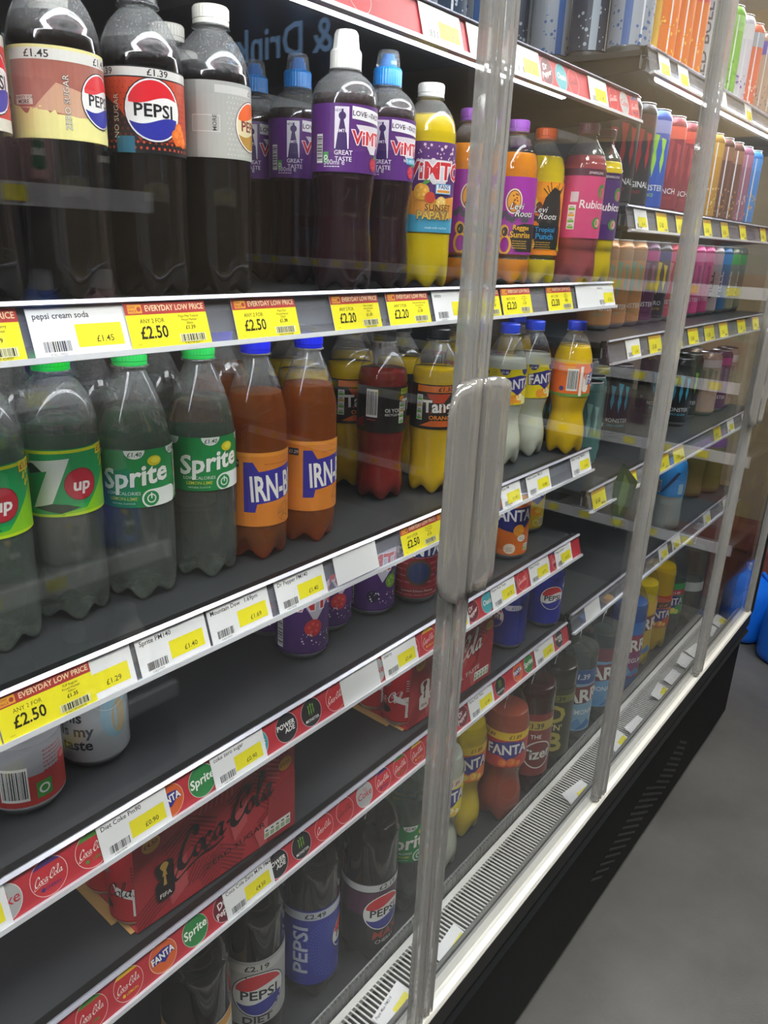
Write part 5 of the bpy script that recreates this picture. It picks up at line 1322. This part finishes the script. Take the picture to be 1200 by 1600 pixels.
# ------------------------------------------------------------------ first bay, lowest shelf: multipacks and blue cans
def multipack(x, y, z, rz, kind, label, L=.212, Wd=.1095, Hh=.1395):
    # carton sleeve lying along the shelf, its near end torn open
    t = tag(empty('can_multipack', (x, y, z), rz), label, 'multipack', 'red can multipacks')
    red = mat('b8323c', .45); inner = mat('c79a5f', .7, 0, .15, 40)
    th = .0012
    m = MB()
    m.box(-th, 0, 0, L, .003, Hh - .004); m.box(-Wd, -Wd + th, 0, L, .003, Hh - .004)
    m.prism([(-Wd, Hh - .004), (0, Hh - .004), (-.004, Hh), (-Wd + .004, Hh)], 0, L); m.prism([(-Wd + .003, 0), (-.003, 0), (0, .003), (-Wd, .003)], 0, L)
    m.box(-Wd + th, -th, L - th, L, .003, Hh - .004)
    c = m.build('carton', red, t)
    a = Art(); Ln = L * 1000; Hm = Hh * 1000 - 8
    a.rect(0, 0, Ln, Hm, 'b8323c')
    dk = '8e222c'; lt = 'c8545a'
    for bx, by, s, n in ((66, 60, 1, 8), (150, 62, 1, 9), (104, 4, 1, 7), (18, 0, -1, 6), (186, 20, -1, 7)):
        for k in range(n):
            d = 5.2 * k
            a.stroke([(bx - 22 - d * .3, by + d - 14), (bx, by + d + 6), (bx + 24 + d * .3, by + d - 18 * s)], 2.4, dk)
    for k in range(7): a.stroke([(92 + k * 5, 128), (78 + k * 7, 96)], 2.2, lt); a.stroke([(56 + k * 4.5, 16), (70 + k * 6, 40)], 2.2, dk); a.stroke([(168, 128 - k * 6), (188, 116 - k * 6)], 2.2, lt)
    for p in (((34, 40), (60, 62), (60, 20), (40, 6)), ((116, 60), (140, 84), (140, 50), (122, 34)), ((150, 24), (176, 44), (176, 6), (158, 0))): a.poly(p, lt)
    a.poly([(Ln - 40, 70), (Ln, 78), (Ln, 0), (Ln - 44, 0)], 'a02a34')
    ink_ = '1f1216' if kind == 'zero' else 'ece4de'
    a.at(script_word(ink_, .29), 50, 46, 18.6, 9)
    a.text('ZERO SUGAR' if kind == 'zero' else 'ORIGINAL TASTE', 124, 24, 7, ink_, b=.01, sx=1.35, rot=4)
    a.disc(20, 98, 10.5, 'd89a34', 9.6); a.text('£4.50', 20, 96, 5, '5a3a14', b=.02, rot=4)
    ec = '1a1114' if kind == 'zero' else 'e6ddd6'; ei = 'c9a04a' if kind == 'zero' else '7a1a24'
    a.poly(arc(38, 62, 6, None, 0, 90, 5) + arc(28, 62, 6, None, 90, 180, 5) + arc(28, 52, 4, None, 180, 270, 5) + [(27, 46)] + arc(27, 40, 6, None, 100, 180, 5) + arc(28, 26, 6, None, 180, 270, 5) + arc(38, 26, 6, None, 270, 360, 5) + [(44, 46)], ec)
    a.poly([(30, 50), (36, 50), (34.6, 56), (38, 62)] + arc(33, 62, 5, None, 0, 180, 10) + [(28, 62), (31.4, 56)], ei); a.poly([(31, 38), (35, 38), (34, 50), (32, 50)], ei)
    a.text('FIFA', 33, 24, 5.2, 'efe9e4' if kind == 'zero' else '7a1a24', b=.04)
    a.text('8', Ln - 20, 116, 8, ink_, b=.05); a.text('CANS', Ln - 20, 108, 5, ink_, b=.04); a.disc(Ln - 16, 96, 10, 'd89a34', 8.6); a.text('£4.50', Ln - 16, 94, 4.4, '8a5a1a', rot=8)
    traffic(a, Ln - 48, 8, 40, 15, 5, False, ('9fb48a', '9fb48a', '9fb48a', '9fb48a')); a.clip(.3, Ln - .3, .3, Hm - .3)
    a.flat('print', ((0, 0, .004), (0, 1, 0), (0, 0, 1), (1, 0, 0)), c)
    m = MB(); m.prism([(-Wd + .006, .0002), (-.030, .0002), (-.034, .0010), (-Wd + .006, .0010)], -.012, .002); m.prism([(-.034, .0002), (-.006, .0002), (-.006, .0010), (-.034, .0010)], -.005, .002)
    m.build('torn_flap', inner, t)
    # curled corner of the carton still hugging the first can
    cx, cyy, rr = -.0285, .0280, .0280
    V = []; F = []; n = 10
    for k in range(n + 1):
        th_ = -PI * .02 - k / n * PI * .22
        for zz in (.003, .050 - k * .0042): V.append((cx + rr * math.cos(th_), cyy + rr * math.sin(th_), zz))
    for k in range(n): F.append((2 * k, 2 * k + 1, 2 * k + 3, 2 * k + 2))
    q = mesh('corner_flap', V, F, red, None, t, True); sm = q.modifiers.new('thickness', 'SOLIDIFY'); sm.thickness = .0008
    return t
def pack_cans(pack, kind):
    # the two cans showing in the torn end are held by the carton: parts of the pack
    for dx, dy, tw in ((-.0285, .0160, -88), (-.0815, .0190, -80)):
        r = MAKE['pop_zero' if kind == 'zero' else 'pop_red']()
        body = [q for q in r.children if q.name.startswith('body')][0]
        for q in list(r.children):
            for s in list(q.children): s.parent = body
            if q is not body: q.parent = body
        body.parent = pack; body.name = 'can'
        body.location = (dx, dy, .0014); body.rotation_euler = (0, 0, math.radians(tw))
        bpy.data.objects.remove(r)
rz = math.radians(-2.5)
mp = multipack(-.1175, .330, D4 + .0003, rz, 'zero', 'red can multipack with large black script lettering, left of the two')
pack_cans(mp, 'zero')
mp = multipack(-.1185, .785, D4 + .0003, rz, 'red', 'red can multipack with white script lettering, behind the door edge')
pack_cans(mp, 'red')
g = 'blue cans on the lowest shelf'
place('pcan', -.148, 1.118, D4, -80, 'plain-sided blue can, nearest and largest of the blue cans', g)
place('pcan', -.206, 1.222, D4, 6, 'blue can at the back, mostly hidden by the other blue cans', g)
place('pcan', -.1385, 1.2375, D4, 2, 'blue can with red, white and blue round badge at the end of the lowest shelf', g)

# ------------------------------------------------------------------ first bay, bottom well: large bottles
g = 'large bottles in the bottom of the fridge'
place('big_gold', -.195, .452, D5, 0, 'large dark cola bottle with a gold band, cut off by the lower edge', g)
place('big_diet', -.205, .560, D5, 4, 'large cola bottle with a silver label priced £2.19', g)
place('big_blue', -.200, .672, D5, 16, 'large cola bottle with a blue label priced £2.49', g)
place('big_max', -.172, .780, D5, 14, 'large cola bottle with black and burgundy label by the left door edge', g)
place('big_lime', -.190, .892, D5, 18, 'large clear bottle with a green label behind the door edge', g)
place('big_lemon', -.190, .998, D5, 22, 'large cloudy pale bottle with a yellow label right of the door edge', g)
place('big_orange', -.210, 1.110, D5, 20, 'large yellow bottle with an orange label and yellow top', g)
place('big_twist', -.170, 1.205, D5, 10, 'large red-brown bottle with a red label and yellow band', g)
place('big_tiz', -.170, 1.318, D5, 14, 'large dark bottle with maroon label and white lettering on a disc', g)
place('big_burdock', -.170, 1.422, D5, 12, 'large dark bottle with big olive-gold letters', g)
place('big_water', -.272, 1.500, D5, 0, 'large clear bottle standing behind the dark bottles', g)
place('big_barr', -.169, 1.530, D5, 18, 'large clear bottle with a pale blue label priced £1.39', g)
place('big_barr2', -.169, 1.662, D5, 22, 'large clear bottle with a blue label and an orange band at its shoulder', g)
place('big_gum', -.169, 1.840, D5, 16, 'large blue drink bottle with purple and blue label just right of the second door edge', g)
place('big_pine', -.190, 1.980, D5, 18, 'large yellow bottle behind the blue drink bottle', g)
place('big_tang', -.190, 2.120, D5, 16, 'large orange bottle with dark orange label near the far end', g)
place('big_green', -.190, 2.235, D5, 14, 'large green-labelled bottle next to the stack of dark bottles', g)
for k, (x, y) in enumerate(((-.30, .62), (-.30, .74), (-.30, .97), (-.31, 1.09), (-.31, 1.21))):
    place(('big_blue', 'big_max', 'big_lime', 'big_orange', 'big_twist')[k], x, y, D5, 40, ('large blue-labelled cola bottle in the second row', 'large dark cola bottle in the second row', 'large green-labelled bottle in the second row', 'large orange-labelled bottle in the second row', 'large red-labelled bottle in the second row')[k], g)
place('big_water', -.169, 2.355, D5, 0, 'large clear bottle at the far end of the bottom well', g)
def crate(x, y, z, label):
    # shrink-wrapped block of dark bottles
    t = tag(empty('bottle_pack', (x, y, z)), label, 'bottle pack')
    m = MB(); m.box(-.10, .10, -.07, .07, .004, .215, c=.018); m.build('wrap', clear('dark_shrink_wrap', (.35, .38, .42), 1.5, .10, (.25, .27, .30), .1), t)
    for dx in (-.055, 0, .055):
        for dy in (-.035, .035):
            m = MB(); m.rev([(.0005, .006), (.022, .005), (.026, .012), (.026, .15), (.020, .18), (.011, .20), (.011, .211), (.0005, .211)], 16, c=(dx, dy, 0)); m.build('bottle', mat('20242a', .2), t, True)
crate(-.34, 2.36, D5, 'grey shrink-wrapped block of dark bottles at the far end of the bottom well')

# ------------------------------------------------------------------ far bay
g = 'cans on the topmost shelf of the far bay'
for k, (key, y) in enumerate((('tw_orange', 1.430), ('tw_orange', 1.500), ('tw_orange', 1.570), ('tw_silver', 1.640), ('tw_silver', 1.712), ('tw_green', 1.785), ('tw_white', 1.858), ('tw_red', 1.935), ('tw_purple', 2.02), ('tw_purple', 2.095))):
    place(key, -.150, y, E0, 18, ('orange tall can with red top, left of three', 'orange tall can with red top, middle of three', 'orange tall can with red top, right of three', 'silver tall can with upright lettering right of the orange cans', 'silver tall can behind the second door edge', 'green tall can right of the second door edge', 'white and violet tall can beside the green one', 'red-topped pale can on the topmost shelf', 'purple-topped tall can, left of two', 'purple-topped tall can, right of two')[k], g)
for k, x in enumerate((-.15, -.22, -.29, -.36, -.43, -.50)):
    place('tw_steel' if k % 2 == 0 else 'tw_navy', x, 1.325 + .006 * (k % 2), E0, 10 + 20 * k, ('steel blue tall can at the front corner of the topmost far shelf', 'dark navy tall can second from the front corner', 'steel blue tall can third from the front corner', 'dark navy tall can fourth from the front corner', 'steel blue tall can fifth from the front corner', 'dark navy tall can at the back of the topmost far shelf')[k], g)
# cans on the topmost shelf of the first bay, above the red strip
g = 'cans on the topmost shelf of the first bay'
for k, (key, y) in enumerate((('ocan', .700), ('tw_navy', .785), ('tw_navy', .860), ('tw_steel', .960))):
    place(key, -.190, y, D0, 8, ('orange can at the top of the photo above the red strip', 'dark can at the top of the photo left of the door edge', 'dark can at the top of the photo at the door edge', 'steel can at the top of the photo right of the door edge')[k], g)
g = 'tall cans on the second shelf of the far bay'
for k, (key, y) in enumerate((('en_dark', 1.330), ('en_dark', 1.400), ('en_blue', 1.472), ('en_red', 1.552), ('en_red', 1.625), ('en_mango', 1.700), ('tw_gold', 1.790), ('tw_brown', 1.865), ('tw_brown', 1.940), ('tw_mauve', 2.020), ('tw_sky', 2.100))):
    place(key, -.150, y, E1, 16, ('dark charcoal can with upright red lettering, behind the pink bottle', 'dark charcoal can beside the blue can', 'blue tall can with a pale top and green mark', 'dull red tall can next to the blue can', 'dull red tall can left of the orange and yellow one', 'yellow and coral tall can by the second door edge', 'gold tall can right of the second door edge', 'brown tall can, left of two', 'brown tall can, right of two', 'mauve tall can beside the bright blue one', 'bright blue tall can with a yellow motif')[k], g)
g = 'tall cans on the third shelf of the far bay'
for k, (key, y) in enumerate((('en_peach', 1.475), ('en_peach', 1.548), ('en_peach', 1.621), ('en_violet', 1.694), ('en_gold', 1.767), ('en_pink', 1.840), ('en_rose', 1.930), ('en_rose', 2.005), ('en_rose', 2.080), ('hell_grey', 2.160), ('hell_blue', 2.240), ('hell_green', 2.315), ('hell_green', 2.385))):
    place(key, -.215, y, E2, 18, ('peach and brown tall can at the corner of the third far shelf', 'peach and brown tall can second from the corner', 'peach and brown tall can third from the corner', 'violet tall can with pink top', 'dark tall can with yellow drips', 'coral pink tall can at the second door edge', 'rose pink tall can, left of three', 'rose pink tall can, middle of three', 'rose pink tall can, right of three', 'grey tall can with upright dark lettering', 'blue tall can between the grey and green ones', 'green-topped tall can with upright pale lettering, left one', 'green-topped tall can with upright pale lettering, right one')[k], g)
g = 'tall cans on the fourth shelf of the far bay'
for k, (key, x, y) in enumerate((('en_teal', -.200, 1.460), ('en_teal', -.225, 1.530), ('en_black', -.27, 1.660), ('en_black', -.25, 1.745), ('en_black', -.190, 1.995), ('en_black', -.255, 2.035), ('en_lime', -.205, 2.110), ('en_tan', -.180, 2.190), ('en_violet', -.175, 2.270), ('en_black', -.34, 1.45), ('en_black', -.34, 1.54), ('en_black', -.35, 1.63), ('en_black', -.35, 1.78), ('en_lime', -.30, 2.11), ('en_tan', -.25, 2.26), ('en_tan', -.18, 2.35))):
    place(key, x, y, E3, 14, ('frosted teal can at the front of the fourth far shelf', 'frosted teal can behind the first teal one', 'black can with pale blue slashes right of the teal cans', 'black can with pale blue slashes left of the second door edge', 'black can with blue base lettering right of the second door edge', 'black can behind the blue-lettered one', 'black can with lime slashes', 'tan tall can on the fourth far shelf', 'violet tall can on the fourth far shelf', 'black can at the back behind the first teal can', 'black can at the back behind the second teal can', 'black can in the back row third from the left', 'black can in the back row by the second door edge', 'lime-slashed black can in the back row', 'tan tall can in the second row', 'tan tall can near the far end')[k], g)
def sport(key, top, low, capc, wrap_to):
    def f():
        root = empty('sports_bottle')
        P = [(.0005, .004), (.028, .003), (.034, .008), (.035, .02), (.033, .07), (.035, .12), (.0345, .150), (.030, .172), (.020, .190), (.016, .197), (.016, .206)]
        m = MB(); m.rev(P, 36); m.build('bottle', low, root, True)
        W_ = [(r + .0006, z) for r, z in P if z >= wrap_to]
        m = MB(); m.rev([(radius_at(P, wrap_to) + .0006, wrap_to)] + W_, 36); w = m.build('sleeve', mat(top, .35), root, True)
        a = Art()
        if top == '2a8fd8':
            a.poly([(-30, 4), (-24, 4), (4, 42), (14, 60), (6, 60)], '22406a'); a.barcode(-44, 2, -30, 34); a.rect(14, 4, 28, 30, '9ac8d8')
            a.wrap('print', .0358, wrap_to + .004, w, 36)
        m = MB(); m.rev([(.018, .204), (.0185, .206), (.0185, .219), (.013, .222), (.010, .226), (.010, .234), (.0005, .235)], 32); m.build('cap', mat(capc, .35), root)
        return root
    return f
MAKE['sport_pale'] = sport('p', 'a8d0d8', cloudy('cfd8d4', .5), '58b0d8', .150)
MAKE['sport_blue'] = sport('b', '2a8fd8', cloudy('c3cdca', .5), 'e2d62a', .090)
MAKE['sport_olive'] = sport('o', '8a4a92', cloudy('b0a060', .5), '8a4a92', .140)
g = 'sports bottles on the lowest shelf of the far bay'
for k, (key, x, y) in enumerate((('sport_pale', -.366, 1.905), ('sport_pale', -.291, 1.905), ('sport_pale', -.216, 1.905), ('sport_blue', -.1415, 1.910), ('sport_olive', -.185, 2.235), ('sport_olive', -.160, 2.318), ('sport_pale', -.440, 1.905), ('sport_olive', -.27, 2.25))):
    place(key, x, y, E4, 10, ('pale cloudy sports bottle, leftmost on the lowest far shelf', 'pale cloudy sports bottle, second from the left', 'pale cloudy sports bottle, third from the left beside the second door edge', 'sports bottle in a bright blue sleeve with yellow top', 'yellowish sports bottle with purple sleeve, left of two', 'yellowish sports bottle with purple sleeve, right of two', 'pale cloudy sports bottle farthest back in its row', 'yellowish sports bottle at the back of the lowest far shelf')[k], g)
# card sign hanging off the lowest but one far shelf
t = tag(empty('shelf_wobbler', (-.074, 1.395, T3 + .020), .9), 'dark green leaf-shaped card sticking out from the fourth rail of the far bay', 'shelf sign')
m = MB(); m.prism([(-.010, .050), (.026, .012), (.020, -.030), (-.006, -.085), (-.022, -.040), (-.024, .010)], -.0004, .0004); m.build('card', mat('2f4a36', .4, 0, .5, 60), t)
m = MB(); m.prism([(-.004, .030), (.010, .006), (.006, -.030), (-.004, -.055), (-.010, -.020)], -.0006, .0006); m.build('emblem', mat('5f7a4a', .4, 0, .4, 80), t)

# ------------------------------------------------------------------ beyond the fridge end
t = tag(empty('screenwash_jug', (.055, 3.02, 0), .2), 'blue plastic jug with a pale cap standing on the floor past the fridge', 'jug', 'blue jugs past the fridge')
m = MB(); prof = [(.0005, .004), (.070, .002), (.082, .010), (.086, .03), (.084, .17), (.080, .205), (.062, .240), (.036, .262), (.024, .272), (.021, .290)]
m.rev(prof, 32, rf=lambda th, r, z: (r * (1 + .13 * abs(math.cos(th)) ** 4 + .13 * abs(math.sin(th)) ** 4), z)); bd = m.build('jug_body', mat('1560c8', .25, 0, .1, 5), t, True)
m = MB(); m.tube((.066, -.02, .243), (.030, -.01, .283), .008, 8); m.build('jug_handle', mat('1560c8', .3), t)
m = MB(); m.rev([(.024, .286), (.024, .308), (.0005, .309)], 24); m.build('jug_cap', mat('d8d8d2', .4), t)
a = Art(); a.disc(0, 30, 34, '1f5a3a', 46); a.clip(-60, 60, -40, 90); a.wrap('jug_label', .0935, .075, bd, 32)
j0 = t
for x, y, l in ((-.125, 3.13, 'blue plastic jug seen through the glass end of the fridge'), (.12, 3.26, 'blue plastic jug in the row behind the first, at the right edge of the photo')):
    r = dup(j0); r.location = (x, y, 0); r.rotation_euler = (0, 0, .5 + x); r['label'] = l
t = tag(empty('display_bin', (-.40, 3.50, 0)), 'maroon cardboard display bin against the tan back wall', 'display bin')
m = MB(); m.box(-.30, .30, -.10, .10, 0, .34); m.build('bin_body', mat('6b3830', .7, 0, .15, 12), t)
m = MB(); m.box(-.30, .30, -.105, -.10, .26, .34); m.build('header_board', mat('7d4038', .6), t)

# ------------------------------------------------------------------ the opposite side of the aisle, mirrored faintly in the door glass
OX = 1.18
gon = tag(empty('gondola_unit', (OX, -.2, 0)), 'grey shelving unit across the aisle, facing the fridge doors', 'shelving unit')
GY0, GY1 = -.75, 1.36
def unit(gon, GY0, GY1, SH, top):
    m = MB(); m.box(.36, .40, GY0, GY1, 0, top); m.build('back_panel', mat('5d5a56', .7), gon)
    m = MB(); m.box(0, .36, GY0, GY1, 0, .12); m.build('base', mat('2c2d30', .5), gon)
    for zz in SH:
        m = MB(); m.box(0, .36, GY0, GY1, zz + .012, zz + .03); m.build('shelf_board', mat('55575a', .5), gon)
        m = MB(); m.box(-.012, 0, GY0, GY1, zz - .008, zz + .036); r = m.build('ticket_rail', mat('c2c4c9', .4), gon)
        m = MB()
        for k in range(int((GY1 - GY0 - .1) / .155)): m.box(-.0132, -.0122, GY0 + .06 + k * .155, GY0 + .11 + k * .155, zz + .000, zz + .030)
        tag(m.build('tickets', mat('e2d632', .4), r), kind='stuff')
SH = (.22, .645, 1.08, 1.49)
unit(gon, GY0, GY1, SH, 1.78)
def tub(bc, lc, cc, badge):
    def f():
        root = empty('softener_bottle')
        P = [(.0005, .003), (.040, .002), (.046, .010), (.047, .09), (.043, .13), (.037, .165), (.026, .198), (.022, .205)]
        rf = lambda th, r, z: (r * (1 + .25 * math.sin(th) ** 2), z)
        m = MB(); m.rev(P, 28, rf=rf); b = m.build('bottle', mat(bc, .3), root, True)
        m = MB(); m.rev([(.025, .203), (.026, .206), (.024, .245), (.0005, .247)], 24); m.build('cap', mat(cc, .35), root)
        a = Art(); a.rect(-34, 0, 34, 96, lc); a.disc(0, 50, 24, badge, 34); a.rect(-30, 44, 30, 58, 'c9cdc6'); a.disc(14, 84, 8, 'd8b83a')
        a.clip(-44, 44, .3, 95.7).wrap('print', .0474, .016, b, 28)
        return root
    return f
MAKE['tub_white'] = tub('c9c6c0', 'cfcac2', 'b8b8b4', '8a8a86'); MAKE['tub_pink'] = tub('8a6a6a', 'b08a88', 'd8d0c8', '1f5a3a')
MAKE['tub_green'] = tub('2a5a4a', '3f7a62', 'c8d0cc', '17472f'); MAKE['tub_blue'] = tub('2050b0', '3060c0', 'd0d6e0', '17502f'); MAKE['tub_dark'] = tub('2b2a28', '3a3836', '6a6866', '22211f')
KS = ('tub_white', 'tub_pink', 'tub_green', 'tub_blue', 'tub_dark'); NMS = ('white', 'pink', 'green', 'blue', 'black')
PLC = ('nearest the end of the unit', 'second from the end of the unit', 'third from the end of the unit', 'fourth from the end of the unit', 'fifth from the end of the unit')
for zi, zz in enumerate(SH):
    for k in range(5):
        y = -.2 + 1.27 - k * .150
        i = (k * 2 + zi * 3) % 5
        key = KS[i]
        if key not in PROTO: PROTO[key] = MAKE[key](); r = PROTO[key]
        else: r = dup(PROTO[key])
        r.location = (OX + .075, y, zz + .0302); r.rotation_euler = (0, 0, PI)
        tag(r, f'{NMS[i]} softener bottle across the aisle, {PLC[k]}, {("lowest", "second lowest", "second highest", "top")[zi]} shelf', 'bottle', 'softener bottles across the aisle')
# shelving across the end of the aisle, facing the camera, out of frame and mirrored in the far doors
end = tag(empty('gondola_unit', (.25, 3.25, 0), -PI / 2), 'grey shelving unit across the end of the aisle, facing the camera', 'shelving unit')
end.rotation_euler = (0, 0, PI / 2)
unit(end, -2.9, 0, (.28, .66, .94, 1.30), 1.90)
BX = ('4a2a26', '6a5a3a', '34424e', '8a867c', '3f4a38', '553f4a')
BN = ('brown', 'tan', 'slate', 'grey', 'olive', 'plum')
for zi, zz in enumerate((.28, .66, .94, 1.30)):
    for k in range(7):
        i = (k + zi * 2) % 6
        t = tag(empty('carton', (.42 + k * .38, 3.25 + .12, zz + .0302)), f'{BN[i]} carton, {("first", "second", "third", "fourth", "fifth", "sixth", "seventh")[k]} from the left, {("lowest", "lower middle", "upper middle", "top")[zi]} shelf of the end unit', 'carton', 'cartons on the end unit')
        m = MB(); m.box(-.13, .13, -.08, .08, 0, .22, c=.003); m.build('box_body', mat(BX[i], .6), t)
        m = MB(); m.box(-.10, .10, -.0812, -.0802, .05, .16); m.build('front_label', mat(BX[(i + 2) % 6], .5), t)
# sign board on the wall above it
t = tag(empty('wall_sign', (2.9, 3.30, 2.20)), 'dark navy sign board with large pale blue lettering above the end shelving', 'sign')
m = MB(); m.box(-1.25, 1.5, 0, .03, 0, .46, c=.004); b = m.build('board', mat('10131c', .5), t)
a = Art(); a.text('& Drinks', 0.05 * 1000, 0, 150, '9cc8f4', b=.03); lt_ = a.flat('lettering', ((0, -.0003, .13), (1, 0, 0), (0, 0, 1), (0, -1, 0)), b)
lt_.data.materials[0] = emit('lit_sign_letters', (.30, .55, .95), 1.6)
m = MB()
for x in (-1.1, 1.3): m.tube((x, .015, .455), (x, .015, .549), .006, 6)
m.build('hanger', STEEL, t)
